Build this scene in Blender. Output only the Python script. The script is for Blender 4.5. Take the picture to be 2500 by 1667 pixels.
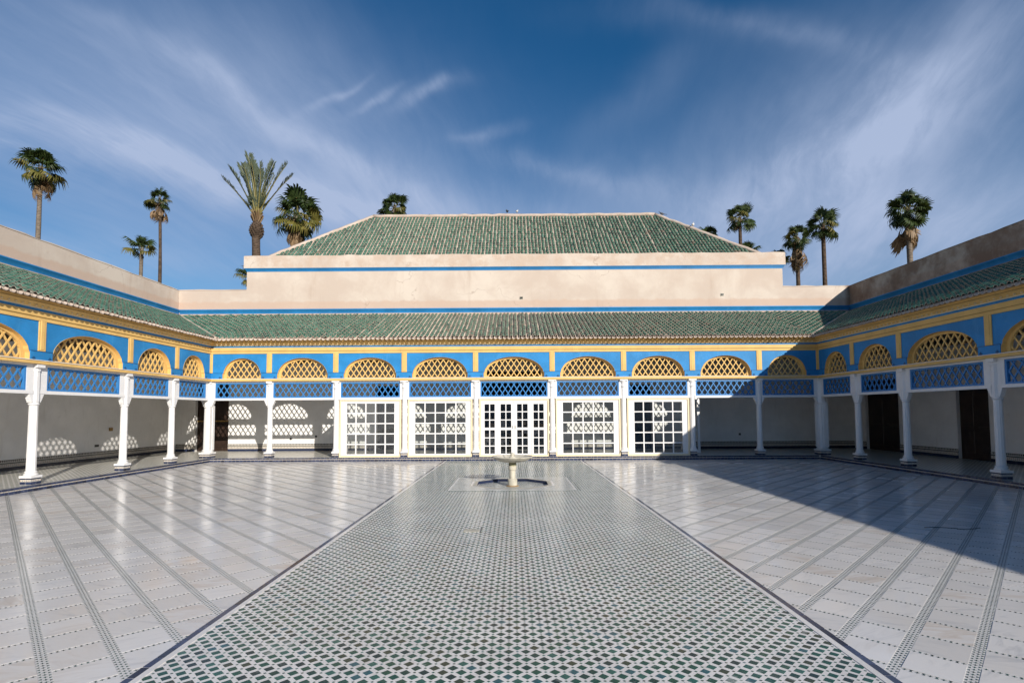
import bpy, math, random
import numpy as np
from mathutils import Vector, Matrix, Euler

random.seed(7)
RNG = np.random.default_rng(11)
for o in list(bpy.data.objects):
    bpy.data.objects.remove(o, do_unlink=True)
SC = bpy.context.scene
COL = SC.collection
R = math.radians

# ------------------------------------------------------------------ camera
cam = bpy.data.cameras.new('camera')
camo = bpy.data.objects.new('camera', cam)
COL.objects.link(camo)
cam.sensor_width = 36.0
cam.lens = 1282.4 / 2500 * 36
cam.shift_x = 0.0
cam.shift_y = (939.16 - 833.5) / 2500
cam.clip_start = 0.1
cam.clip_end = 3000
EYE = 1.75
camo.matrix_world = (Matrix.Translation((0, 0, EYE)) @ Matrix.Rotation(0.0037, 4, 'Z') @
                     Matrix.Rotation(R(90) + 0.0526, 4, 'X') @ Matrix.Rotation(0.0058, 4, 'Z').inverted())
SC.camera = camo
CAM_M = camo.matrix_world.inverted()

# ------------------------------------------------------------------ world / sun / exposure
SUN_DIR = Vector((1.27, -2.17, 1.0)).normalized()       # towards the sun
SUN_EL = math.asin(SUN_DIR.z)
SUN_AZ = math.atan2(SUN_DIR.x, SUN_DIR.y)
SKY_STRENGTH = 0.078
SUN_STRENGTH = 4.9
EXPOSURE = 0.18


class NT:
    """small helper for node trees"""
    def __init__(s, tree):
        s.t = tree
        s.n = tree.nodes
        s.l = tree.links

    def add(s, typ, **kw):
        n = s.n.new(typ)
        for k, v in kw.items():
            setattr(n, k, v)
        return n

    def put(s, sock, v):
        if isinstance(v, (int, float)):
            sock.default_value = v
        elif isinstance(v, (tuple, list)):
            if len(v) == 3 and sock.type == 'RGBA':
                v = tuple(v) + (1,)
            sock.default_value = v
        else:
            s.l.new(v, sock)

    def m(s, op, a, b=None, c=None, clamp=False):
        n = s.n.new('ShaderNodeMath')
        n.operation = op
        n.use_clamp = clamp
        s.put(n.inputs[0], a)
        if b is not None:
            s.put(n.inputs[1], b)
        if c is not None:
            s.put(n.inputs[2], c)
        return n.outputs[0]

    def sep(s, v):
        n = s.n.new('ShaderNodeSeparateXYZ')
        s.put(n.inputs[0], v)
        return n.outputs

    def comb(s, x, y, z):
        n = s.n.new('ShaderNodeCombineXYZ')
        for i, v in enumerate((x, y, z)):
            s.put(n.inputs[i], v)
        return n.outputs[0]

    def mix(s, f, a, b, blend='MIX'):
        n = s.n.new('ShaderNodeMix')
        n.data_type = 'RGBA'
        n.blend_type = blend
        s.put(n.inputs[0], f)
        s.put(n.inputs[6], a)
        s.put(n.inputs[7], b)
        return n.outputs[2]

    def noise(s, vec, scale, detail=4, rough=0.55, dist=0.0):
        n = s.n.new('ShaderNodeTexNoise')
        if vec is not None:
            s.put(n.inputs['Vector'], vec)
        n.inputs['Scale'].default_value = scale
        n.inputs['Detail'].default_value = detail
        n.inputs['Roughness'].default_value = rough
        n.inputs['Distortion'].default_value = dist
        return n.outputs[0]

    def ramp(s, f, lo, hi, a=0.0, b=1.0, smooth=True):
        n = s.n.new('ShaderNodeMapRange')
        n.interpolation_type = 'SMOOTHSTEP' if smooth else 'LINEAR'
        s.put(n.inputs[0], f)
        for i, v in enumerate((lo, hi, a, b)):
            s.put(n.inputs[i + 1], v)
        return n.outputs[0]


world = bpy.data.worlds.new('World')
SC.world = world
world.use_nodes = True
w = NT(world.node_tree)
w.n.clear()
sky = w.add('ShaderNodeTexSky', sky_type='NISHITA', sun_disc=False)
sky.sun_elevation = SUN_EL
sky.sun_rotation = SUN_AZ
sky.altitude = 450
sky.air_density = 1.0
sky.dust_density = 0.35
sky.ozone_density = 2.6
tc = w.add('ShaderNodeTexCoord')
D3 = tc.outputs['Generated']
dx, dy, dz = w.sep(D3)
# cirrus sheet: the view ray cut with a flat layer high above
zz = w.m('ADD', w.m('MAXIMUM', dz, 0.0), 0.22)
px = w.m('DIVIDE', dx, zz)
py = w.m('DIVIDE', dy, zz)
warp = w.noise(w.comb(px, py, 0.0), 0.9, 3, 0.5)
warp2 = w.noise(w.comb(px, py, 7.3), 0.8, 3, 0.5)
pxw = w.m('ADD', px, w.m('MULTIPLY', w.m('SUBTRACT', warp, 0.5), 0.45))
pyw = w.m('ADD', py, w.m('MULTIPLY', w.m('SUBTRACT', warp2, 0.5), 0.45))


def rotated(a, sx, sy, seed):
    c, s_ = math.cos(a), math.sin(a)
    u = w.m('ADD', w.m('MULTIPLY', pxw, c * sx), w.m('MULTIPLY', pyw, s_ * sx))
    v = w.m('ADD', w.m('MULTIPLY', pxw, -s_ * sy), w.m('MULTIPLY', pyw, c * sy))
    return w.comb(u, v, seed)


n_fib = w.noise(rotated(R(82), 0.42, 2.3, 1.7), 1.3, 8, 0.60, 0.15)
n_fine = w.noise(rotated(R(74), 0.9, 3.9, 4.1), 2.0, 8, 0.64, 0.2)
n_micro = w.noise(rotated(R(79), 2.0, 6.0, 8.8), 3.2, 9, 0.68, 0.35)
n_big = w.noise(w.comb(px, py, 3.1), 0.55, 3, 0.5)
fib = w.m('ADD', w.m('MULTIPLY', n_fib, 0.65), w.m('MULTIPLY', n_fine, 0.35))
# cloud banks hung at their own bearings (u = east/north, v = height/north)
ynorth = w.m('MAXIMUM', dy, 0.08)
uu = w.m('DIVIDE', dx, ynorth)
vv = w.m('DIVIDE', dz, ynorth)
wu = w.noise(w.comb(uu, vv, 0.4), 2.2, 4, 0.55)
wv = w.noise(w.comb(uu, vv, 9.4), 2.2, 4, 0.55)
uuw = w.m('ADD', uu, w.m('MULTIPLY', w.m('SUBTRACT', wu, 0.5), 0.22))
vvw = w.m('ADD', vv, w.m('MULTIPLY', w.m('SUBTRACT', wv, 0.5), 0.22))


def bank(cu, cv, ang, la, lb, amp):
    c, s_ = math.cos(ang), math.sin(ang)
    du = w.m('SUBTRACT', uuw, cu)
    dv = w.m('SUBTRACT', vvw, cv)
    a = w.m('ADD', w.m('MULTIPLY', du, c / la), w.m('MULTIPLY', dv, s_ / la))
    b = w.m('ADD', w.m('MULTIPLY', du, -s_ / lb), w.m('MULTIPLY', dv, c / lb))
    q = w.m('ADD', w.m('MULTIPLY', a, a), w.m('MULTIPLY', b, b))
    return w.m('MULTIPLY', w.m('EXPONENT', w.m('MULTIPLY', q, -1.0)), amp)


broad = streak = None
for args in ((-0.70, 0.64, R(-20), 0.72, 0.26, 0.52), (-0.35, 0.42, R(-14), 0.60, 0.10, 0.34),      # wide thin veils
             (0.75, 0.38, R(6), 0.68, 0.16, 0.42), (0.78, 0.62, R(34), 0.40, 0.20, 0.40), (0.30, 0.62, R(30), 0.16, 0.05, 0.14),
             (0.05, 0.36, R(0), 0.9, 0.08, 0.20)):
    k = bank(*args)
    broad = k if broad is None else w.m('ADD', broad, k)
for args in ((-0.60, 0.455, R(-16), 0.52, 0.028, 0.40),     # long streak falling to the ridge
             (-0.50, 0.60, R(-33), 0.40, 0.030, 0.26), (-0.92, 0.50, R(-14), 0.30, 0.030, 0.22), (-0.95, 0.34, R(-10), 0.40, 0.04, 0.24),
             (0.76, 0.60, R(40), 0.30, 0.085, 0.36),         # bright bank
             (0.56, 0.45, R(24), 0.30, 0.045, 0.24), (0.50, 0.73, R(-12), 0.28, 0.035, 0.16), 
             (0.15, 0.47, R(-20), 0.20, 0.03, 0.20),
             (-0.14, 0.635, R(24), 0.075, 0.016, 0.40), (-0.25, 0.62, R(26), 0.06, 0.010, 0.24), (-0.34, 0.635, R(30), 0.07, 0.010, 0.22),
             (-0.03, 0.565, R(15), 0.07, 0.012, 0.20)):
    k = bank(*args)
    streak = k if streak is None else w.m('ADD', streak, k)
fibre = w.m('ADD', w.m('MULTIPLY', fib, 0.7), w.m('MULTIPLY', n_micro, 0.3))
banks = w.m('ADD', w.m('MULTIPLY', broad, w.m('MULTIPLY', w.ramp(fibre, 0.34, 0.66, 0.78, 1.14), w.ramp(n_big, 0.30, 0.66, 0.72, 1.18))), w.m('MULTIPLY', streak, w.ramp(fibre, 0.36, 0.62, 0.45, 1.25)))
tex = 1.0
front = w.ramp(dy, 0.05, 0.25)
veil = w.m('MULTIPLY', w.ramp(fib, 0.40, 0.74), w.ramp(n_big, 0.42, 0.72, 0.0, 0.34))
dens = w.m('ADD', w.m('MULTIPLY', w.m('MULTIPLY', banks, tex), front), veil)
dens = w.m('ADD', dens, w.m('MULTIPLY', w.ramp(dz, 0.02, 0.42, 1, 0), 0.16))
dens = w.m('MINIMUM', w.m('MULTIPLY', dens, w.ramp(dz, -0.02, 0.06)), 0.92)
hsv = w.add('ShaderNodeHueSaturation')
w.put(hsv.inputs['Color'], sky.outputs[0])
hsv.inputs['Saturation'].default_value = 1.36
hsv.inputs['Value'].default_value = 1.06
skycol = w.mix(dens, hsv.outputs[0], (5.0, 6.0, 8.3))
bg = w.add('ShaderNodeBackground')
w.put(bg.inputs[0], skycol)
bg.inputs[1].default_value = SKY_STRENGTH
wo = w.add('ShaderNodeOutputWorld')
w.l.new(bg.outputs[0], wo.inputs[0])

sun = bpy.data.lights.new('sun', 'SUN')
sun.energy = SUN_STRENGTH
sun.angle = R(0.5)
sun.color = (1.0, 0.94, 0.85)
suno = bpy.data.objects.new('sun', sun)
COL.objects.link(suno)
suno.rotation_euler = SUN_DIR.to_track_quat('Z', 'Y').to_euler()
suno.location = (20, -30, 40)

SC.render.engine = 'CYCLES'
SC.view_settings.view_transform = 'Standard'
SC.view_settings.look = 'None'
SC.view_settings.exposure = EXPOSURE
SC.view_settings.gamma = 1.0
SC.view_settings.use_curve_mapping = False
SC.cycles.max_bounces = 8
SC.cycles.transparent_max_bounces = 12
SC.cycles.caustics_reflective = False
SC.cycles.caustics_refractive = False
SC.cycles.sample_clamp_indirect = 6


# ------------------------------------------------------------------ materials
def mat(name):
    m_ = bpy.data.materials.new(name)
    m_.use_nodes = True
    t = NT(m_.node_tree)
    b = t.n['Principled BSDF']
    return m_, t, b


def spec(b, rough, specular=0.5):
    b.inputs['Roughness'].default_value = rough
    b.inputs['Specular IOR Level'].default_value = specular


def bump(t, b, h, strength, dist=0.01):
    n = t.add('ShaderNodeBump')
    n.inputs['Strength'].default_value = strength
    n.inputs['Distance'].default_value = dist
    t.put(n.inputs['Height'], h)
    t.l.new(n.outputs[0], b.inputs['Normal'])


def pos(t):
    return t.add('ShaderNodeNewGeometry').outputs['Position']


def rnd(t):
    """a random number per piece: per loose island and per object"""
    a = t.add('ShaderNodeNewGeometry').outputs['Random Per Island']
    b = t.add('ShaderNodeObjectInfo').outputs['Random']
    return t.m('FRACT', t.m('ADD', a, t.m('MULTIPLY', b, 7.13)))


def paint(name, col, rough=0.5, var=0.12, sc=1.5, dirt=(0.5, 0.45, 0.38), dirt_amt=0.10, specular=0.35):
    m_, t, b = mat(name)
    p = pos(t)
    n1 = t.noise(p, sc, 5, 0.6)
    n2 = t.noise(p, sc * 9, 4, 0.6)
    dark = tuple(c * (1 - var) for c in col)
    c = t.mix(t.ramp(n1, 0.35, 0.65), dark, col)
    c = t.mix(t.m('MULTIPLY', t.ramp(n2, 0.58, 0.75), dirt_amt), c, dirt)
    x, y, z = t.sep(p)
    run_ = t.noise(t.comb(t.m('MULTIPLY', x, 7.0), t.m('MULTIPLY', y, 7.0), t.m('MULTIPLY', z, 0.9)), 1.0, 5, 0.65)
    c = t.mix(t.m('MULTIPLY', t.ramp(run_, 0.56, 0.76), dirt_amt), c, dirt)
    t.put(b.inputs['Base Color'], c)
    spec(b, rough, specular)
    bump(t, b, n2, 0.12, 0.004)
    return m_


M = {}
M['white'] = paint('white_paint', (0.78, 0.765, 0.75), 0.55, 0.06, 2.0, (0.52, 0.46, 0.40), 0.30)
M['room'] = paint('gallery_whitewash', (0.88, 0.86, 0.83), 0.8, 0.10, 1.1, (0.55, 0.5, 0.45), 0.25, 0.2)
M['blue'] = paint('blue_paint', (0.027, 0.235, 0.54), 0.55, 0.20, 1.3, (0.10, 0.32, 0.56), 0.40, 0.25)
M['blue_lattice'] = paint('blue_lattice_paint', (0.040, 0.205, 0.49), 0.5, 0.10, 3.0, (0.12, 0.36, 0.62), 0.2)
M['blue_line'] = paint('dark_blue_paint', (0.012, 0.08, 0.20), 0.45)
M['yellow'] = paint('yellow_paint', (0.74, 0.475, 0.165), 0.6, 0.12, 2.2, (0.42, 0.27, 0.10), 0.40, 0.25)
M['cream'] = paint('pale_yellow_paint', (0.78, 0.65, 0.43), 0.5, 0.06, 2.2)
M['groove'] = paint('ochre_groove', (0.33, 0.20, 0.05), 0.6)
M['ceiling'] = paint('dark_ceiling_wood', (0.17, 0.125, 0.09), 0.6, 0.3)
M['door_wood'] = paint('dark_door_wood', (0.035, 0.02, 0.014), 0.4, 0.35, 4.0)
M['gold'] = paint('gold_band', (0.34, 0.2, 0.05), 0.45)
M['dark'] = paint('dark_room_paint', (0.035, 0.033, 0.032), 0.8)  # near-black paint puts the rooms' darkness into the wall colour
M['stone'] = paint('fountain_marble', (0.58, 0.54, 0.44), 0.5, 0.22, 6.0, (0.34, 0.29, 0.20), 0.6)
M['moss'] = paint('mossy_marble', (0.30, 0.28, 0.17), 0.6, 0.4, 9.0, (0.14, 0.15, 0.06), 0.8)
M['rust'] = paint('rusty_stain_stone', (0.42, 0.27, 0.13), 0.6, 0.3, 8.0)
M['socket'] = paint('dark_plastic', (0.05, 0.048, 0.045), 0.4)
M['bird_dark'] = paint('grey_feathers', (0.08, 0.085, 0.10), 0.7)
M['bird_pale'] = paint('white_feathers', (0.62, 0.60, 0.58), 0.7)


def plaster():
    m_, t, b = mat('beige_plaster')
    p = pos(t)
    x, y, z = t.sep(p)
    n1 = t.noise(p, 0.55, 6, 0.62, 0.3)
    n2 = t.noise(p, 2.4, 6, 0.65)
    n3 = t.noise(p, 18, 5, 0.6)
    c = t.mix(t.ramp(n1, 0.36, 0.66), (0.52, 0.425, 0.355), (0.61, 0.525, 0.447))
    # damp, dirty course a hand above each ledge, with a ragged upper edge
    zr = t.m('ADD', z, t.m('MULTIPLY', t.m('SUBTRACT', n2, 0.5), 0.30))
    low = t.m('MULTIPLY', t.ramp(zr, 6.62, 6.74, 1, 0), t.ramp(z, 5.5, 5.6))
    top = t.m('MULTIPLY', t.ramp(zr, 8.15, 8.25), t.ramp(n2, 0.40, 0.62))
    c = t.mix(t.m('MULTIPLY', low, 0.75), c, (0.52, 0.375, 0.29))
    c = t.mix(t.m('MULTIPLY', top, 0.65), c, (0.50, 0.375, 0.29))
    # runs of dirty water down the face
    st = t.noise(t.comb(t.m('MULTIPLY', t.m('ADD', x, y), 1.7), t.m('MULTIPLY', z, 0.22), 0.0), 1.0, 6, 0.65)
    c = t.mix(t.m('MULTIPLY', t.ramp(st, 0.56, 0.74), 0.42), c, (0.42, 0.31, 0.24))
    vo = t.add('ShaderNodeTexVoronoi', feature='DISTANCE_TO_EDGE')
    vo.inputs['Scale'].default_value = 0.55
    wob = t.add('ShaderNodeVectorMath', operation='ADD')
    nz = t.add('ShaderNodeTexNoise')
    nz.inputs['Scale'].default_value = 1.6
    nz.inputs['Detail'].default_value = 6
    t.l.new(p, nz.inputs['Vector'])
    t.l.new(p, wob.inputs[0])
    t.l.new(nz.outputs['Color'], wob.inputs[1])
    t.l.new(wob.outputs[0], vo.inputs['Vector'])
    crack = t.m('MULTIPLY', t.ramp(vo.outputs['Distance'], 0.002, 0.010, 1, 0), t.ramp(n1, 0.52, 0.62))
    c = t.mix(t.m('MULTIPLY', crack, 0.45), c, (0.30, 0.21, 0.16))
    blot = t.m('MULTIPLY', t.ramp(n2, 0.60, 0.74), t.ramp(n1, 0.45, 0.62))
    c = t.mix(t.m('MULTIPLY', blot, 0.45), c, (0.40, 0.29, 0.22))
    # the right wing carries darker brown blotches
    brown_blotch = t.m('MULTIPLY', t.ramp(x, 14.5, 14.75), t.ramp(t.m('ADD', n1, t.m('MULTIPLY', n2, 0.5)), 0.50, 0.86))
    c = t.mix(t.m('MULTIPLY', brown_blotch, 0.85), c, (0.20, 0.115, 0.075))
    t.put(b.inputs['Base Color'], c)
    spec(b, 0.9, 0.15)
    bump(t, b, t.m('ADD', t.m('MULTIPLY', n2, 0.8), t.m('MULTIPLY', n3, 0.25)), 0.35, 0.02)
    return m_


M['plaster'] = plaster()


def glazed(name, cols, rough=0.12, worn=(0.45, 0.45, 0.42), worn_amt=0.10, dust=0.0, dustcol=(0.5, 0.4, 0.32)):
    m_, t, b = mat(name)
    r_ = rnd(t)
    ra = t.add('ShaderNodeValToRGB')
    ra.color_ramp.interpolation = 'CONSTANT'
    els = ra.color_ramp.elements
    els[0].position = 0
    els[0].color = tuple(cols[0][1]) + (1,)
    acc = cols[0][0]
    els[1].position = acc
    els[1].color = tuple(cols[1][1]) + (1,)
    for wt, c in cols[1:-1]:
        pass
    acc += cols[1][0]
    for wt, c in cols[2:]:
        e = els.new(min(acc, 0.999))
        e.color = tuple(c) + (1,)
        acc += wt
    t.put(ra.inputs[0], r_)
    p = pos(t)
    n = t.noise(p, 38, 4, 0.6)
    c = t.mix(t.ramp(n, 0.3, 0.7, 0.0, 0.30), ra.outputs[0], (0.01, 0.015, 0.015))
    n2 = t.noise(p, 9, 5, 0.65)
    c = t.mix(t.m('MULTIPLY', t.ramp(n2, 0.60, 0.70), worn_amt), c, worn)
    if dust:
        n3 = t.noise(p, 3.1, 5, 0.65)
        c = t.mix(t.m('MULTIPLY', t.ramp(n3, 0.42, 0.72), dust), c, dustcol)
    if worn_amt >= 0.4:
        n4 = t.noise(p, 0.9, 3, 0.6)
        c = t.mix(t.m('MULTIPLY', t.m('MULTIPLY', t.ramp(n4, 0.60, 0.72), t.ramp(n2, 0.42, 0.62)), 0.8), c, worn)
    t.put(b.inputs['Base Color'], c)
    spec(b, rough, 0.36)
    bump(t, b, n, 0.10, 0.003)
    return m_


M['green_tile'] = glazed('green_floor_glaze', ((0.30, (0.008, 0.085, 0.056)), (0.20, (0.006, 0.052, 0.037)),
                                               (0.16, (0.018, 0.085, 0.048)), (0.12, (0.025, 0.13, 0.10)),
                                               (0.10, (0.010, 0.035, 0.032)), (0.07, (0.045, 0.06, 0.03)),
                                               (0.05, (0.03, 0.12, 0.14))), 0.22, (0.42, 0.44, 0.42), 0.4)
M['green_mosaic'] = glazed('green_mosaic_glaze', ((0.5, (0.035, 0.10, 0.085)), (0.3, (0.045, 0.085, 0.075)),
                                                  (0.2, (0.02, 0.05, 0.045))), 0.25, (0.42, 0.44, 0.42), 0.4)
M['pale_mosaic'] = glazed('pale_green_mosaic', ((0.5, (0.15, 0.19, 0.17)), (0.3, (0.20, 0.23, 0.21)),
                                                (0.2, (0.12, 0.16, 0.15))), 0.2, (0.5, 0.5, 0.48), 0.4)
M['navy'] = glazed('navy_glaze', ((0.5, (0.024, 0.034, 0.080)), (0.3, (0.038, 0.052, 0.115)), (0.2, (0.014, 0.018, 0.045))),
                   0.14, (0.3, 0.32, 0.38), 0.35)
M['roof_tile'] = glazed('green_roof_glaze', ((0.34, (0.055, 0.150, 0.102)), (0.26, (0.042, 0.120, 0.080)),
                                             (0.18, (0.075, 0.18, 0.128)), (0.12, (0.028, 0.08, 0.058)),
                                             (0.08, (0.05, 0.115, 0.085)), (0.02, (0.16, 0.14, 0.10))),
                        0.38, (0.30, 0.28, 0.21), 0.25, 0.08, (0.42, 0.34, 0.27))
M['mosaic_white'] = paint('white_mosaic_band', (0.58, 0.54, 0.48), 0.3, 0.1, 12)
M['black_mosaic'] = paint('black_mosaic', (0.02, 0.02, 0.022), 0.25, 0.3, 12)
M['ochre_mosaic'] = paint('ochre_mosaic', (0.45, 0.19, 0.05), 0.25, 0.3, 12)


def clay():
    m_, t, b = mat('lime_mortar')
    p = pos(t)
    n1 = t.noise(p, 2.2, 5, 0.65)
    n2 = t.noise(p, 26, 5, 0.65)
    c = t.mix(t.ramp(n1, 0.3, 0.7), (0.43, 0.345, 0.28), (0.56, 0.46, 0.385))
    c = t.mix(t.m('MULTIPLY', t.ramp(n2, 0.55, 0.72), 0.35), c, (0.30, 0.21, 0.15))
    t.put(b.inputs['Base Color'], c)
    spec(b, 0.9, 0.15)
    bump(t, b, n2, 0.5, 0.01)
    return m_


M['mortar'] = clay()


def marble():
    m_, t, b = mat('polished_marble')
    p = pos(t)
    r_ = rnd(t)
    x, y, z = t.sep(p)
    ang = t.m('MULTIPLY', t.m('SUBTRACT', r_, 0.5), 1.4)
    # veins run in a slightly different direction in each slab
    u = t.m('ADD', t.m('MULTIPLY', x, t.m('COSINE', ang)), t.m('MULTIPLY', y, t.m('SINE', ang)))
    v = t.m('SUBTRACT', t.m('MULTIPLY', y, t.m('COSINE', ang)), t.m('MULTIPLY', x, t.m('SINE', ang)))
    vec = t.comb(t.m('MULTIPLY', u, 1.0), t.m('MULTIPLY', v, 4.2), t.m('MULTIPLY', r_, 40.0))
    n1 = t.noise(vec, 2.4, 6, 0.62, 0.8)
    n2 = t.noise(p, 0.7, 4, 0.6)
    n3 = t.noise(vec, 9.0, 6, 0.66, 0.4)
    base = t.mix(r_, (0.665, 0.632, 0.600), (0.765, 0.732, 0.700))
    c = t.mix(t.m('MULTIPLY', t.ramp(n1, 0.50, 0.74), 0.55), base, (0.47, 0.465, 0.47))
    c = t.mix(t.m('MULTIPLY', t.ramp(n3, 0.56, 0.74), 0.35), c, (0.80, 0.78, 0.75))
    warm = t.m('MULTIPLY', t.m('MULTIPLY', t.ramp(t.m('FRACT', t.m('MULTIPLY', r_, 13.7)), 0.72, 0.95), t.ramp(n1, 0.40, 0.62)), 0.55)
    c = t.mix(warm, c, (0.60, 0.49, 0.39))
    c = t.mix(t.m('MULTIPLY', t.ramp(n2, 0.45, 0.70), 0.16), c, (0.46, 0.43, 0.40))
    t.put(b.inputs['Base Color'], c)
    ro = t.m('ADD', t.m('ADD', t.ramp(n2, 0.3, 0.7, 0.07, 0.18), t.m('MULTIPLY', n3, 0.06)), t.m('MULTIPLY', t.m('FRACT', t.m('MULTIPLY', r_, 5.37)), 0.10))
    t.put(b.inputs['Roughness'], ro)
    b.inputs['Specular IOR Level'].default_value = 0.55
    bump(t, b, t.m('ADD', n1, t.m('MULTIPLY', n2, 2.0)), 0.06, 0.004)
    return m_


M['marble'] = marble()
M['grout'] = paint('pale_mosaic_bed', (0.74, 0.715, 0.68), 0.22, 0.10, 3.0, (0.42, 0.40, 0.37), 0.35, 0.5)
M['white_tile'] = paint('white_floor_tile', (0.82, 0.78, 0.74), 0.27, 0.14, 1.1, (0.48, 0.43, 0.37), 0.45, 0.5)


def gallery_tiles():
    m_, t, b = mat('gallery_floor_tiles')
    p = pos(t)
    x, y, z = t.sep(p)
    a = t.m('MULTIPLY', t.m('ADD', x, y), 1 / 0.125)
    c_ = t.m('MULTIPLY', t.m('SUBTRACT', x, y), 1 / 0.125)
    fa = t.m('FRACT', a)
    fc = t.m('FRACT', c_)
    ina = t.m('MULTIPLY', t.m('GREATER_THAN', fa, 0.34), t.m('GREATER_THAN', fc, 0.34))
    cell = t.m('FRACT', t.m('MULTIPLY', t.m('SINE', t.m('ADD', t.m('MULTIPLY', t.m('FLOOR', a), 12.9), t.m('MULTIPLY', t.m('FLOOR', c_), 78.2))), 437.5))
    col = t.mix(cell, (0.36, 0.37, 0.32), (0.48, 0.47, 0.41))
    n = t.noise(p, 1.5, 5, 0.6)
    wht = t.mix(n, (0.66, 0.63, 0.57), (0.76, 0.73, 0.67))
    t.put(b.inputs['Base Color'], t.mix(ina, wht, col))
    spec(b, 0.22, 0.5)
    return m_


M['gallery_tiles'] = gallery_tiles()


def glass():
    m_, t, b = mat('window_glass')
    t.n.remove(b)
    tr = t.add('ShaderNodeBsdfTransparent')
    tr.inputs[0].default_value = (0.94, 0.955, 0.95, 1)
    gl = t.add('ShaderNodeBsdfGlossy')
    gl.inputs['Roughness'].default_value = 0.02
    gl.inputs[0].default_value = (0.95, 0.97, 1, 1)
    fr = t.add('ShaderNodeFresnel')
    fr.inputs[0].default_value = 1.55
    n = t.noise(pos(t), 3.0, 2)
    bu = t.add('ShaderNodeBump')
    bu.inputs['Strength'].default_value = 0.08
    bu.inputs['Distance'].default_value = 0.02
    t.put(bu.inputs['Height'], n)
    t.l.new(bu.outputs[0], gl.inputs['Normal'])
    mx = t.add('ShaderNodeMixShader')
    t.put(mx.inputs[0], t.m('ADD', t.m('MULTIPLY', fr.outputs[0], 0.9), 0.02))
    t.l.new(tr.outputs[0], mx.inputs[1])
    t.l.new(gl.outputs[0], mx.inputs[2])
    t.l.new(mx.outputs[0], t.n['Material Output'].inputs[0])
    return m_


M['glass'] = glass()


def leafmat(name, a, b_, tip=None):
    m_, t, b = mat(name)
    r_ = rnd(t)
    n = t.noise(pos(t), 1.2, 3)
    c = t.mix(t.m('ADD', t.m('MULTIPLY', r_, 0.7), t.m('MULTIPLY', n, 0.3)), a, b_)
    t.put(b.inputs['Base Color'], c)
    spec(b, 0.5, 0.3)
    tl = t.add('ShaderNodeBsdfTranslucent')
    t.put(tl.inputs[0], t.mix(0.5, c, (0.12, 0.14, 0.02)))
    mx = t.add('ShaderNodeMixShader')
    mx.inputs[0].default_value = 0.22
    t.l.new(b.outputs[0], mx.inputs[1])
    t.l.new(tl.outputs[0], mx.inputs[2])
    t.l.new(mx.outputs[0], t.n['Material Output'].inputs[0])
    return m_


M['fan_green'] = leafmat('fan_leaf_green', (0.016, 0.034, 0.011), (0.058, 0.085, 0.022))
M['fan_yellow'] = leafmat('fan_leaf_yellowing', (0.11, 0.115, 0.025), (0.21, 0.17, 0.045))
M['fan_dead'] = leafmat('dead_leaf_tan', (0.15, 0.09, 0.045), (0.36, 0.245, 0.14))
M['date_leaf'] = leafmat('date_leaf_greygreen', (0.075, 0.10, 0.065), (0.175, 0.205, 0.14))
M['petiole'] = paint('leaf_stalk', (0.22, 0.19, 0.06), 0.5, 0.2, 4)


def bark(name, a, b_, ring=9.0):
    m_, t, b = mat(name)
    p = pos(t)
    x, y, z = t.sep(p)
    n = t.noise(p, 5, 5, 0.65)
    wv = t.m('SINE', t.m('ADD', t.m('MULTIPLY', z, ring * 6.28), t.m('MULTIPLY', n, 9.0)))
    f = t.m('ADD', t.m('MULTIPLY', wv, 0.16), t.m('MULTIPLY', n, 0.9))
    t.put(b.inputs['Base Color'], t.mix(t.ramp(f, 0.1, 0.8), a, b_))
    spec(b, 0.9, 0.1)
    bump(t, b, f, 0.8, 0.04)
    return m_


M['bark_grey'] = bark('grey_ringed_bark', (0.09, 0.075, 0.06), (0.26, 0.21, 0.165), 8.0)
M['bark_dark'] = bark('dark_ragged_bark', (0.025, 0.019, 0.015), (0.15, 0.105, 0.075), 9.0)
M['ground'] = paint('dry_earth', (0.30, 0.23, 0.17), 0.9, 0.3, 0.3)


# ------------------------------------------------------------------ mesh building
ORG = {}      # world origin of every object we make


def ident(s, d, z):
    return (s, d, z)


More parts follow.
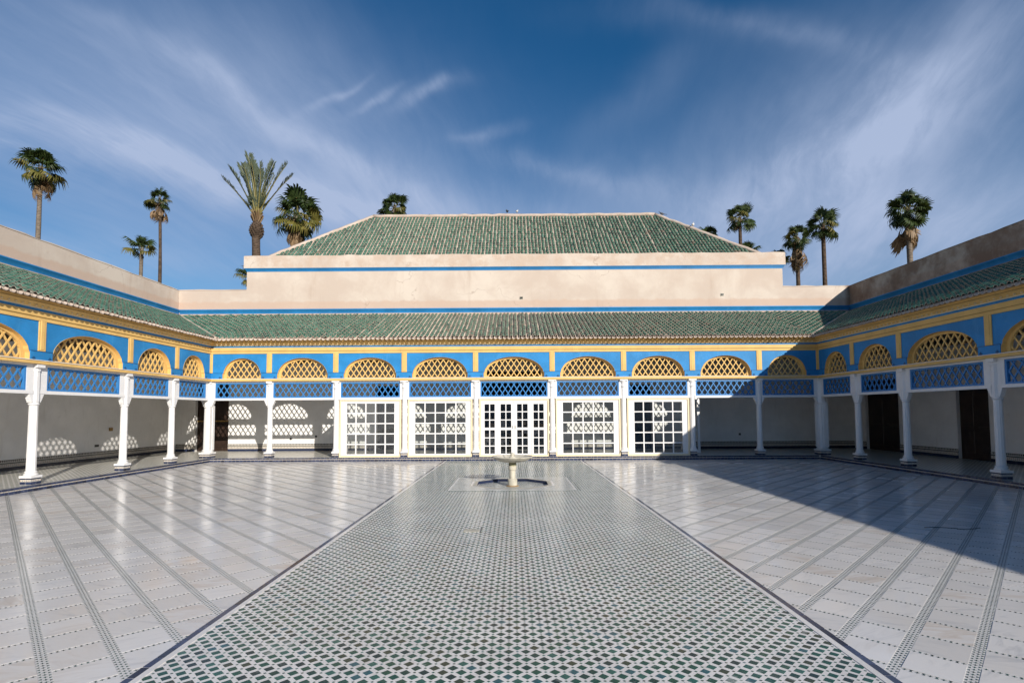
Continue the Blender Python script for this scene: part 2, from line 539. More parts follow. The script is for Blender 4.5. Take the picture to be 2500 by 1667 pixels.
class MB:
    """collects shapes, then links them as ONE mesh object"""
    def __init__(s, frame=ident, flip=False):
        s.v, s.f, s.mi = [], [], []
        s.fr, s.flip = frame, flip

    def poly(s, pts, faces, mi=0):
        o = len(s.v)
        s.v += [s.fr(*p) for p in pts]
        for f in faces:
            f = [o + i for i in f]
            s.f.append(f[::-1] if s.flip else f)
            s.mi.append(mi)
        return s

    def box(s, x0, x1, y0, y1, z0, z1, mi=0):
        p = [(x0, y0, z0), (x1, y0, z0), (x1, y1, z0), (x0, y1, z0), (x0, y0, z1), (x1, y0, z1), (x1, y1, z1), (x0, y1, z1)]
        return s.poly(p, [(0, 3, 2, 1), (4, 5, 6, 7), (0, 1, 5, 4), (1, 2, 6, 5), (2, 3, 7, 6), (3, 0, 4, 7)], mi)

    def cbox(s, x0, x1, y0, y1, z0, z1, c, mi=0):
        """box whose front (low y) edges are chamfered by c"""
        p = [(x0, y1, z0), (x1, y1, z0), (x1, y1, z1), (x0, y1, z1),
             (x0, y0 + c, z0), (x1, y0 + c, z0), (x1, y0 + c, z1), (x0, y0 + c, z1),
             (x0 + c, y0, z0 + c), (x1 - c, y0, z0 + c), (x1 - c, y0, z1 - c), (x0 + c, y0, z1 - c)]
        f = [(0, 3, 2, 1), (0, 1, 5, 4), (1, 2, 6, 5), (2, 3, 7, 6), (3, 0, 4, 7), (4, 5, 9, 8), (5, 6, 10, 9), (6, 7, 11, 10), (7, 4, 8, 11), (8, 9, 10, 11)]
        return s.poly(p, f, mi)

    def prism_s(s, prof, s0, s1, mi=0, m0=0.0, m1=0.0):
        """profile of (d,z) points run along s from s0 to s1; m0/m1: mitre, end moves by m*d"""
        n = len(prof)
        a = [(s0 + m0 * d, d, z) for d, z in prof]
        b = [(s1 + m1 * d, d, z) for d, z in prof]
        f = [(i, (i + 1) % n, n + (i + 1) % n, n + i) for i in range(n)]
        f += [tuple(range(n))[::-1], tuple(range(n, 2 * n))]
        return s.poly(a + b, f, mi)

    def lathe(s, prof, cx, cy, n=16, mi=0, sq=None, cap=True, rot=0.0):
        """rings of (r,z); every ring has n points"""
        pts = []
        for r_, z in prof:
            for i in range(n):
                a = 2 * math.pi * (i + 0.5) / n + rot
                pts.append((cx + r_ * math.cos(a), cy + r_ * math.sin(a), z))
        f = []
        for k in range(len(prof) - 1):
            for i in range(n):
                j = (i + 1) % n
                f.append((k * n + i, k * n + j, (k + 1) * n + j, (k + 1) * n + i))
        if cap:
            f.append(tuple(range(n))[::-1])
            f.append(tuple(range((len(prof) - 1) * n, len(prof) * n)))
        return s.poly(pts, f, mi)

    def tube(s, path, rad, n=8, mi=0, cap=True):
        pts = []
        path = [Vector(p) for p in path]
        for k, p in enumerate(path):
            t = (path[min(k + 1, len(path) - 1)] - path[max(k - 1, 0)]).normalized()
            u = t.cross(Vector((0, 0, 1)))
            if u.length < 1e-3:
                u = Vector((1, 0, 0))
            u.normalize()
            v = u.cross(t)
            r_ = rad[k] if isinstance(rad, (list, tuple)) else rad
            for i in range(n):
                a = 2 * math.pi * i / n
                pts.append(tuple(p + u * r_ * math.cos(a) + v * r_ * math.sin(a)))
        f = []
        for k in range(len(path) - 1):
            for i in range(n):
                j = (i + 1) % n
                f.append((k * n + i, (k + 1) * n + i, (k + 1) * n + j, k * n + j))
        if cap:
            f += [tuple(range(n)), tuple(range((len(path) - 1) * n, len(path) * n))[::-1]]
        return s.poly(pts, f, mi)

    def mesh(s, name, mats, origin=(0, 0, 0), smooth=False):
        me = bpy.data.meshes.new(name)
        v = np.array(s.v, dtype=float).reshape(-1, 3) - np.array(origin)
        me.from_pydata(v.tolist(), [], s.f)
        for m_ in (mats if isinstance(mats, (list, tuple)) else [mats]):
            me.materials.append(M[m_] if isinstance(m_, str) else m_)
        me.polygons.foreach_set('material_index', s.mi)
        if smooth:
            me.polygons.foreach_set('use_smooth', [True] * len(s.f))
        me.update()
        return me

    def build(s, name, mats, parent=None, smooth=False, origin=None):
        v = np.array(s.v, dtype=float).reshape(-1, 3)
        if origin is None:
            c = (v.min(0) + v.max(0)) / 2
            origin = (c[0], c[1], v[:, 2].min())
        return link(name, s.mesh(name, mats, origin, smooth), origin, parent)


def link(name, me, loc, parent=None, rot=None, scale=None):
    o = bpy.data.objects.new(name, me)
    COL.objects.link(o)
    place(o, loc, parent, rot, scale)
    return o


def place(o, loc, parent=None, rot=None, scale=None):
    loc = Vector(loc)
    ORG[o.name] = loc
    if parent is not None:
        o.parent = parent
        o.location = loc - ORG[parent.name]
    else:
        o.location = loc
    if rot is not None:
        o.rotation_euler = rot
    if scale is not None:
        o.scale = scale


def thing(name, label, cat, loc, group=None):
    o = link(name, None, loc)
    tag(o, label, cat, group)
    return o


def tag(o, label=None, cat=None, group=None, kind=None):
    for k, v in (('label', label), ('category', cat), ('group', group), ('kind', kind)):
        if v:
            o[k] = v
    return o


def project(p):
    q = CAM_M @ Vector(p)
    if q.z > -0.1:
        return None
    return (q.x / -q.z * 1282.4 + 1250, 939.16 - q.y / -q.z * 1282.4, -q.z)


def in_view(p, m=20):
    q = project(p)
    return q is not None and -m < q[0] < 2500 + m and -m < q[1] < 1667 + m


def poly_field(name, shapes, mats, parent, kind='stuff', tilt=0.0):
    """many flat or solid small pieces in one mesh. shapes: list of (template verts (k,3), faces, positions (n,3), angle array or float, material index)"""
    V, F, L, MI = [], [], [], []
    off = 0
    for tv, tf, ps, an, mi in shapes:
        tv = np.array(tv, float)
        ps = np.array(ps, float).reshape(-1, 3)
        n, k = len(ps), len(tv)
        if n == 0:
            continue
        an = np.broadcast_to(np.array(an, float), (n,))
        ca, sa = np.cos(an)[:, None], np.sin(an)[:, None]
        x = tv[None, :, 0] * ca - tv[None, :, 1] * sa + ps[:, 0:1]
        y = tv[None, :, 0] * sa + tv[None, :, 1] * ca + ps[:, 1:2]
        z = np.broadcast_to(tv[None, :, 2], (n, k)) + ps[:, 2:3]
        if tilt:      # no two pieces lie quite level
            z = z + RNG.normal(size=(n, 1)) * tilt * tv[None, :, 0] + RNG.normal(size=(n, 1)) * tilt * tv[None, :, 1]
        V.append(np.stack([x, y, z], -1).reshape(-1, 3))
        for f in tf:
            base = np.arange(n)[:, None] * k + off
            F.append((base + np.array(f)[None, :]).reshape(-1))
            L.append(np.full(n, len(f)))
            MI.append(np.full(n, mi))
        off += n * k
    return raw_mesh(name, np.concatenate(V), np.concatenate(F), np.concatenate(L), np.concatenate(MI), mats, parent, kind)


def raw_mesh(name, V, F, L, MI, mats, parent, kind='stuff'):
    me = bpy.data.meshes.new(name)
    c = (V.min(0) + V.max(0)) / 2
    V = V - c
    me.vertices.add(len(V))
    me.vertices.foreach_set('co', V.astype(np.float32).ravel())
    me.loops.add(len(F))
    me.loops.foreach_set('vertex_index', F.astype(np.int32))
    me.polygons.add(len(L))
    st = np.concatenate([[0], np.cumsum(L)[:-1]])
    me.polygons.foreach_set('loop_start', st.astype(np.int32))
    me.polygons.foreach_set('material_index', MI.astype(np.int32))
    for m_ in mats:
        me.materials.append(M[m_])
    me.polygons.foreach_set('use_smooth', np.zeros(len(L), dtype=bool))
    me.update(calc_edges=True)
    me.validate()
    o = link(name, me, c, parent)
    if kind:
        o['kind'] = kind
    return o


# ------------------------------------------------------------------ dimensions (metres)
CW, CD = 11.36, 19.5            # column line: wings at x = +-CW, rear at y = CD
WW = 14.8                       # gallery back walls: wings
GD = 3.4                        # gallery depth
BACK = CD + GD                  # rear gallery's back wall, y = 22.9
Z_STEP, Z_PL = 0.14, 0.29
Z_BEAM0, Z_BEAM1 = 2.255, 2.335
Z_LAT1, Z_LED0, Z_LED1 = 2.905, 2.96, 3.05
Z_BAND1, Z_SP1, Z_MO1, Z_ST1, Z_CO1 = 3.263, 3.978, 4.20, 4.26, 4.43
EAVE_D, EAVE_Z, ROOF_TOP_D, ROOF_TOP_Z = -0.45, 4.46, GD, 6.04
WING_END = 6.58
YEND = -14.0

# ------------------------------------------------------------------ ground and courtyard floor
b = MB()
b.poly([(-400, -400, -0.30), (400, -400, -0.30), (400, 900, -0.30), (-400, 900, -0.30)], [(0, 1, 2, 3)])
tag(b.build('ground', 'ground'), kind='structure')

FC, FR_, FD = (-0.05, 13.08), 0.93, 0.06       # fountain hollow: centre, radius, depth
RX, RH = -0.05, 2.53                            # tiled walkway: middle line, half width
b = MB()
b.box(-CW, RX - RH + 0.02, YEND, CD, -0.2, 0.0)
b.box(RX + RH - 0.02, CW, YEND, CD, -0.2, 0.0)
floor = tag(b.build('courtyard_floor', 'grout', origin=(0, 10, 0)), kind='structure')
S2 = math.sqrt(2)
PS, PT, BW, DW = 0.391, 0.380, 0.073, 0.036
OFF = {-1: 0.32, 1: 0.395}


def st_to_xy(side, s_, t_):
    # s: across the three-row bands, t: along them (outwards and away)
    a = (s_ + t_) / S2          # y
    c = (t_ - s_) / S2          # |x|
    return side * c, a


slabs = []
for side in (-1, 1):
    for i in range(-24, 32):
        sc_ = OFF[side] + PS * i + PS / 2
        for j in range(2, 76):
            tc_ = 0.274 + PT * j + PT / 2
            x, y = st_to_xy(side, sc_, tc_)
            if tc_ <= sc_:
                continue
            if not (RH - 0.25 < abs(x) < CW and 1.2 < y < CD - 0.1):
                continue
            slabs.append((math.hypot(x, y), x, y, side))
slabs.sort()
hs, ht = (PS - BW) / 2, (PT - DW) / 2


def slab_template(h=0.0016, c=0.0015):
    v = []
    for z, k in ((0.0, 0), (h - 0.0006, 0), (h, c)):
        for sx, sy in ((-1, -1), (1, -1), (1, 1), (-1, 1)):
            v.append((sx * (hs - k), sy * (ht - k), z))
    f = [(8, 9, 10, 11)]
    for q in (0, 4):
        for i in range(4):
            j = (i + 1) % 4
            f.append((q + i, q + j, q + 4 + j, q + 4 + i))
    return v, f


sv, sf = slab_template()
mbs = MB()
mbs.poly(sv, sf)
slab_me = mbs.mesh('marble_slab', 'marble')
n_slab, rest = 0, {-1: [], 1: []}
for d_, x, y, side in slabs:
    # local x runs across bands; slabs are near square so the turn is 45 degrees
    an = R(45) if side < 0 else R(-45)
    if n_slab < 300 and in_view((x, y, 0), 60) and abs(x) > RH + 0.10:
        link('marble_slab', slab_me, (x, y, 0.0006 + RNG.normal() * 0.00025), floor,
             (RNG.normal() * 0.0020, RNG.normal() * 0.0020, an + RNG.normal() * 0.002 + (math.pi if RNG.random() < 0.5 else 0)))
        n_slab += 1
    else:
        rest[side].append((x, y, 0.0006 + RNG.normal() * 0.0003))
poly_field('marble_paving', [(sv, sf, rest[-1], R(45), 0), (sv, sf, rest[1], R(-45), 0)], ['marble'], floor, tilt=0.0020)

# green mosaic chips: rows of stars in the bands, stars and hourglasses in the thin lines
q = 0.0165
star = [(q, 0, 0), (q * .27, q * .27, 0), (0, q, 0), (-q * .27, q * .27, 0), (-q, 0, 0), (-q * .27, -q * .27, 0), (0, -q, 0), (q * .27, -q * .27, 0)]
star_f = [(0, 1, 7), (1, 2, 3), (3, 4, 5), (5, 6, 7), (1, 3, 5), (1, 5, 7)]
q2 = 0.0155
hour = [(-q2 * .72, -q2, 0), (q2 * .72, -q2, 0), (q2 * .16, 0, 0), (q2 * .72, q2, 0), (-q2 * .72, q2, 0), (-q2 * .16, 0, 0)]
hour_f = [(0, 1, 2, 5), (5, 2, 3, 4)]
tri = [(-0.0095, -0.0125, 0), (0.0095, 0, 0), (-0.0095, 0.0125, 0)]
P_star, P_hour, P_tri, A_star, A_hour, A_tri = [], [], [], [], [], []
ZC = 0.0011


def visible_floor(x, y):
    return (RH - 0.03 < np.abs(x)) & (np.abs(x) < CW - 0.1) & (y > 2.4) & (y < CD - 0.2) & (np.abs(x) < y * 1.02 + 0.5)


for side in (-1, 1):
    an = R(45) if side < 0 else R(-45)          # direction of growing s as seen in plan
    tdir = math.atan2(1, side)                   # direction of growing t
    sdir = math.atan2(1, -side)
    for i in range(-24, 32):
        s0 = OFF[side] + PS * i
        tt = np.arange(1.0, 29.0, 0.046)
        for ds, shift, which in ((0, 0, 'star'), (-0.0285, 0.022, 'l'), (0.0285, 0.022, 'r')):
            t_ = tt + shift
            c = (t_ - s0 - ds) / S2 * side
            y = (s0 + ds + t_) / S2
            k = visible_floor(c, y) & (c * side > 0)
            p = np.stack([c[k], y[k], np.full(k.sum(), ZC)], -1)
            if which == 'star':
                P_star.append(p)
                A_star.append(np.full(len(p), tdir))
            else:
                P_tri.append(p)
                A_tri.append(np.full(len(p), sdir if which == 'r' else sdir + math.pi))
    for j in range(2, 76):
        t0 = 0.274 + PT * j
        for i in range(-24, 32):
            s0 = OFF[side] + PS * i + PS / 2
            ss = s0 + (np.arange(9) - 4) * 0.0345
            c = (t0 - ss) / S2 * side
            y = (ss + t0) / S2
            k = visible_floor(c, y) & (c * side > 0)
            ev = (np.arange(9) % 2 == 0)
            for sel, P, A in ((ev & k, P_star, A_star), (~ev & k, P_hour, A_hour)):
                p = np.stack([c[sel], y[sel], np.full(sel.sum(), ZC)], -1)
                P.append(p)
                A.append(np.full(len(p), sdir + math.pi / 2 if P is P_hour else sdir))
cat_ = np.concatenate
poly_field('mosaic_chips', [(star, star_f, cat_(P_star), cat_(A_star), 0), (hour, hour_f, cat_(P_hour), cat_(A_hour) - math.pi / 2, 0),
                            (tri, [(0, 1, 2)], cat_(P_tri), cat_(A_tri), 0)], ['green_mosaic'], floor)

# ---- tiled walkway
ZW = 0.0065
oct_pts = [(FC[0] + FR_ * math.cos(R(22.5 + 45 * k)), FC[1] + FR_ * math.sin(R(22.5 + 45 * k))) for k in range(8)]
b = MB()
x0, x1 = RX - RH, RX + RH
fy0, fy1 = FC[1] - 1.2, FC[1] + 1.2
b.box(x0, x1, YEND, fy0, -0.2, ZW)
b.box(x0, x1, fy1, CD, -0.2, ZW)
b.box(x0, FC[0] - 1.2, fy0, fy1, -0.2, ZW)
b.box(FC[0] + 1.2, x1, fy0, fy1, -0.2, ZW)
sq = []
for k in range(8):
    x, y = oct_pts[k]
    m_ = max(abs(x - FC[0]), abs(y - FC[1]))
    sq.append((FC[0] + (x - FC[0]) * 1.2 / m_, FC[1] + (y - FC[1]) * 1.2 / m_))
corner = {0: (1.2, 1.2), 2: (-1.2, 1.2), 4: (-1.2, -1.2), 6: (1.2, -1.2)}
for k in range(8):
    j = (k + 1) % 8
    ring = [oct_pts[k], oct_pts[j], sq[j]]
    if k in corner:
        ring.append((FC[0] + corner[k][0], FC[1] + corner[k][1]))
    ring.append(sq[k])
    b.poly([(x, y, ZW) for x, y in ring], [tuple(range(len(ring)))[::-1]])
b.poly([(x, y, -FD) for x, y in oct_pts], [tuple(range(8))])
walk = tag(b.build('tiled_walkway', 'white_tile', origin=(RX, 10, 0)), kind='structure')

PXT, PYT = 0.1262, 0.1215
hx, hy = 0.0400, 0.0380


def rhomb(hx, hy, h):
    c = 0.88
    v = [(hx, 0, 0), (0, hy, 0), (-hx, 0, 0), (0, -hy, 0), (hx * c, 0, h), (0, hy * c, h), (-hx * c, 0, h), (0, -hy * c, h)]
    return v, [(4, 5, 6, 7), (0, 1, 5, 4), (1, 2, 6, 5), (2, 3, 7, 6), (3, 0, 4, 7)]


tv, tf = rhomb(hx, hy, 0.0013)
dv, df = rhomb(0.0125, 0.0095, 0.0010)
tile_me = MB().poly(tv, tf).mesh('tile', 'green_tile')
tiles, dots = [], []
IN = RH - 0.105
for j in range(int((CD - 0.3 - 2.6) / (PYT / 2))):
    y = 2.6 + j * PYT / 2
    o_ = (j % 2) * PXT / 2
    for i in range(-21, 22):
        x = RX + i * PXT + o_
        infield = (abs(x - FC[0]) < 1.46 and abs(y - FC[1]) < 1.2)
        if abs(x - RX) < IN + 0.03 and not infield:
            tiles.append((x, y))
        xd = x + PXT / 2
        if abs(xd - RX) < IN + 0.01 and not (abs(xd - FC[0]) < 1.46 and abs(y - FC[1]) < 1.2):
            dots.append((xd, y, ZW))
tiles.sort(key=lambda t: t[0] ** 2 + t[1] ** 2)
n_t, rest_t = 0, []
for x, y in tiles:
    if n_t < 300 and in_view((x, y, 0), 5) and abs(x - RX) < IN - 0.04:
        link('tile', tile_me, (x, y, ZW + 0.0002 * RNG.random()), walk, (RNG.normal() * .006, RNG.normal() * .006, RNG.normal() * 0.03), (1 + RNG.normal() * .025, 1 + RNG.normal() * .025, 1))
        n_t += 1
    else:
        rest_t.append((x + RNG.normal() * .0012, y + RNG.normal() * .0012, ZW))
rest_t = np.array(rest_t)
poly_field('tile_field', [(tv, tf, rest_t, RNG.normal(size=len(rest_t)) * 0.03, 0), (dv, df, dots, 0.0, 0)], ['green_tile'], walk, tilt=0.006)
# finer, paler mosaic round the fountain and in its hollow
pv, pf = rhomb(0.022, 0.0215, 0.0010)
pp, pin = [], []
for j in range(80):
    y = FC[1] - 1.15 + j * 0.034
    for i in range(-24, 25):
        x = FC[0] + i * 0.068 + (j % 2) * 0.034
        dx_, dy_ = abs(x - FC[0]), abs(y - FC[1])
        rr = max(dx_, dy_, (dx_ + dy_) / 1.4142)
        if dx_ > 1.40 or dy_ > 1.14:
            continue
        ap = FR_ * math.cos(R(22.5))
        if rr > ap + 0.14:
            pp.append((x, y, ZW))
        elif rr < ap - 0.03:
            pin.append((x, y, -FD))
poly_field('fine_mosaic', [(pv, pf, pp, 0.0, 0)], ['pale_mosaic'], walk)
poly_field('hollow_mosaic', [(pv, pf, pin, 0.0, 0)], ['green_mosaic'], walk)
b = MB()
for k in range(8):
    j = (k + 1) % 8
    (xa, ya), (xb, yb) = oct_pts[k], oct_pts[j]
    b.poly([(xa, ya, -FD), (xb, yb, -FD), (xb, yb, ZW), (xa, ya, ZW)], [(0, 1, 2, 3)])
b.build('hollow_side', 'navy', walk)
b = MB()
for k in range(8):
    j = (k + 1) % 8
    (xa, ya), (xb, yb) = oct_pts[k], oct_pts[j]

    def sc2(p, f):
        return (FC[0] + (p[0] - FC[0]) * f, FC[1] + (p[1] - FC[1]) * f)
    a0, a1 = sc2((xa, ya), 1.002), sc2((xb, yb), 1.002)
    c0, c1 = sc2((xa, ya), 1.11), sc2((xb, yb), 1.11)
    b.poly([a0 + (ZW + .004,), a1 + (ZW + .004,), c1 + (ZW + .004,), c0 + (ZW + .004,)], [(3, 2, 1, 0)])
b.build('hollow_rim', 'stone', walk)
b = MB()
for sx in (-1, 1):
    for o_ in (1.47, 1.53):
        b.box(FC[0] + sx * o_ - .012, FC[0] + sx * o_ + .012, FC[1] - 1.22, FC[1] + 1.22, ZW, ZW + .003)
for sy in (-1, 1):
    for o_ in (1.22, 1.28):
        b.box(FC[0] - 1.44, FC[0] + 1.44, FC[1] + sy * o_ - .012, FC[1] + sy * o_ + .012, ZW, ZW + .003)
b.build('mosaic_frame', 'pale_mosaic', walk)
# white edging strip, then navy edging tiles
b = MB()
for sx in (-1, 1):
    a0, a1 = sorted((RX + sx * (RH - .108), RX + sx * (RH - .058)))
    b.box(a0, a1, YEND, CD - 0.2, ZW, ZW + .004)
b.build('edging_strip', 'white_tile', walk)
et_me = MB().box(-.0275, .0275, -.071, .071, 0, .0035).mesh('edging_tile', 'navy')
for sx in (-1, 1):
    for j in range(110):
        y = 3.05 + j * 0.148
        if y < CD - 0.35:
            link('edging_tile', et_me, (RX + sx * (RH - .029), y, ZW), walk, (0, 0, RNG.normal() * .006), (1, .96 + RNG.random() * .06, 1))

# small inspection cover let into the walkway
b = MB()
b.box(-0.10, 0.135, -0.10, 0.08, ZW, ZW + .0035)
o = b.build('drain_cover', ['stone', 'socket'], None, origin=(0, 0, 0))
place(o, (-0.66, 7.9, 0))
jb = MB()
jb.box(-0.51, -0.498, 7.74, 8.10, ZW, ZW + .003)
jb.build('joint', 'socket', o)
tag(o, 'small pale square cover let into the green tiled walkway', 'drain cover')
# thin dark cable on the shaded marble
b = MB()
pth = [(6.10 + 0.82 * k / 14 + 0.05 * math.sin(k * 1.3), 7.95 - 0.10 * k / 14 + 0.05 * math.sin(k * .55), 0.0065) for k in range(15)]
b.tube(pth, 0.004, 6)
tag(b.build('cable', 'socket'), 'thin dark cable lying across the shaded marble paving', 'cable')


# ------------------------------------------------------------------ arcades
def frame_rear(s, d, z):
    return (s, CD + d, z)


def frame_left(s, d, z):
    return (-CW - d, s, z)


def frame_right(s, d, z):
    return (CW + d, s, z)


REAR_C = [-9.063, -6.594, -4.058, -1.416, 1.416, 4.058, 6.594, 9.063]
WING_C = [17.408, 15.28, 12.384, 9.48, WING_END]


def arch_inner(hw):
    """inner edge of a lattice arch, half width hw: list of (ds, dz) from lower right anticlockwise"""
    a, z0, h = hw, 0.15, 0.545
    p = [(a, 0.02), (a, z0)]
    for k in range(1, 24):
        t = math.pi * k / 24
        c, s_ = math.cos(t), math.sin(t)
        p.append((a * math.copysign(abs(c) ** 0.96, c), z0 + h * abs(s_) ** 0.96))
    p += [(-a, z0), (-a, 0.02)]
    return p


def arch_outer(hw):
    a, z0, h = hw, 0.19, 0.575
    p = [(a + .075, 0.0), (a + .075, z0 - .01), (a + .04, z0 + .03), (a + .04, z0 + .09)]
    for k in range(2, 23):
        t = math.pi * k / 24
        p.append(((a + .035) * math.cos(t), z0 + h * math.sin(t)))
    p += [(-a - .04, z0 + .09), (-a - .04, z0 + .03), (-a - .075, z0 - .01), (-a - .075, 0.0)]
    return p


def clip_line(p0, p1, poly):
    """part of the segment inside a convex polygon (anticlockwise)"""
    t0, t1 = 0.0, 1.0
    dx_, dy_ = p1[0] - p0[0], p1[1] - p0[1]
    n = len(poly)
    for i in range(n):
        ax, ay = poly[i]
        bx, by = poly[(i + 1) % n]
        nx, ny = -(by - ay), bx - ax
        den = nx * dx_ + ny * dy_
        num = nx * (p0[0] - ax) + ny * (p0[1] - ay)
        if abs(den) < 1e-12:
            if num < 0:
                return None
            continue
        t = -num / den
        if den > 0:
            t0 = max(t0, t)
        else:
            t1 = min(t1, t)
    if t1 - t0 < 1e-3:
        return None
    return ((p0[0] + dx_ * t0, p0[1] + dy_ * t0), (p0[0] + dx_ * t1, p0[1] + dy_ * t1))


def lattice_bars(mb, sc_, zc, poly, d0, d1, per=0.216, slope=1.5, wd=0.034, phase=0.0, zph=0.0):
    """two sets of diagonal bars clipped to poly (local), bars from depth d0 to d1"""
    smin = min(p[0] for p in poly) - 3
    smax = max(p[0] for p in poly) + 3
    for sg in (-1, 1):
        k0 = int(math.floor(smin / per))
        for k in range(k0, int(smax / per) + 1):
            s_ = k * per + phase
            a = (s_, zph)
            seg = clip_line((s_ - 2 * sg, zph - 2 * slope), (s_ + 2 * sg, zph + 2 * slope), poly)
            if not seg:
                continue
            (xa, za), (xb, zb) = seg
            L = math.hypot(xb - xa, zb - za)
            ux, uz = (xb - xa) / L, (zb - za) / L
            hw = wd / 2
            nx, nz = -uz * hw, ux * hw
            e = 0.012
            xa -= ux * e
            za -= uz * e
            xb += ux * e
            zb += uz * e
            dd0 = d0 + (0.0 if sg > 0 else 0.007)
            dd1 = d1 + (0.0 if sg > 0 else 0.007)
            p = [(xa + nx, za + nz), (xa - nx, za - nz), (xb - nx, zb - nz), (xb + nx, zb + nz)]
            pts = [(sc_ + x, dd0, zc + z) for x, z in p] + [(sc_ + x, dd1, zc + z) for x, z in p]
            mb.poly(pts, [(0, 1, 2, 3), (7, 6, 5, 4), (0, 4, 5, 1), (1, 5, 6, 2), (2, 6, 7, 3), (3, 7, 4, 0)])


def ring_face(mb, outer, inner, sc_, zc, d0, d1, mi=0):
    """band between two open outlines that share their count"""
    n = len(outer)
    pts = [(sc_ + x, d0, zc + z) for x, z in outer] + [(sc_ + x, d0, zc + z) for x, z in inner]
    pts += [(sc_ + x, d1, zc + z) for x, z in outer] + [(sc_ + x, d1, zc + z) for x, z in inner]
    f = []
    for i in range(n - 1):
        f.append((i, i + 1, n + i + 1, n + i))
        f.append((n + i, n + i + 1, 3 * n + i + 1, 3 * n + i))
        f.append((i + 1, i, 2 * n + i, 2 * n + i + 1))
        f.append((2 * n + i + 1, 2 * n + i, 3 * n + i, 3 * n + i + 1))
    mb.poly(pts, f, mi)


def resample(p, n):
    d = [0]
    for i in range(1, len(p)):
        d.append(d[-1] + math.hypot(p[i][0] - p[i - 1][0], p[i][1] - p[i - 1][1]))
    out = []
    for k in range(n):
        t = d[-1] * k / (n - 1)
        i = max(j for j in range(len(d)) if d[j] <= t + 1e-9)
        i = min(i, len(p) - 2)
        u = (t - d[i]) / max(d[i + 1] - d[i], 1e-9)
        out.append((p[i][0] + (p[i + 1][0] - p[i][0]) * u, p[i][1] + (p[i + 1][1] - p[i][1]) * u))
    return out


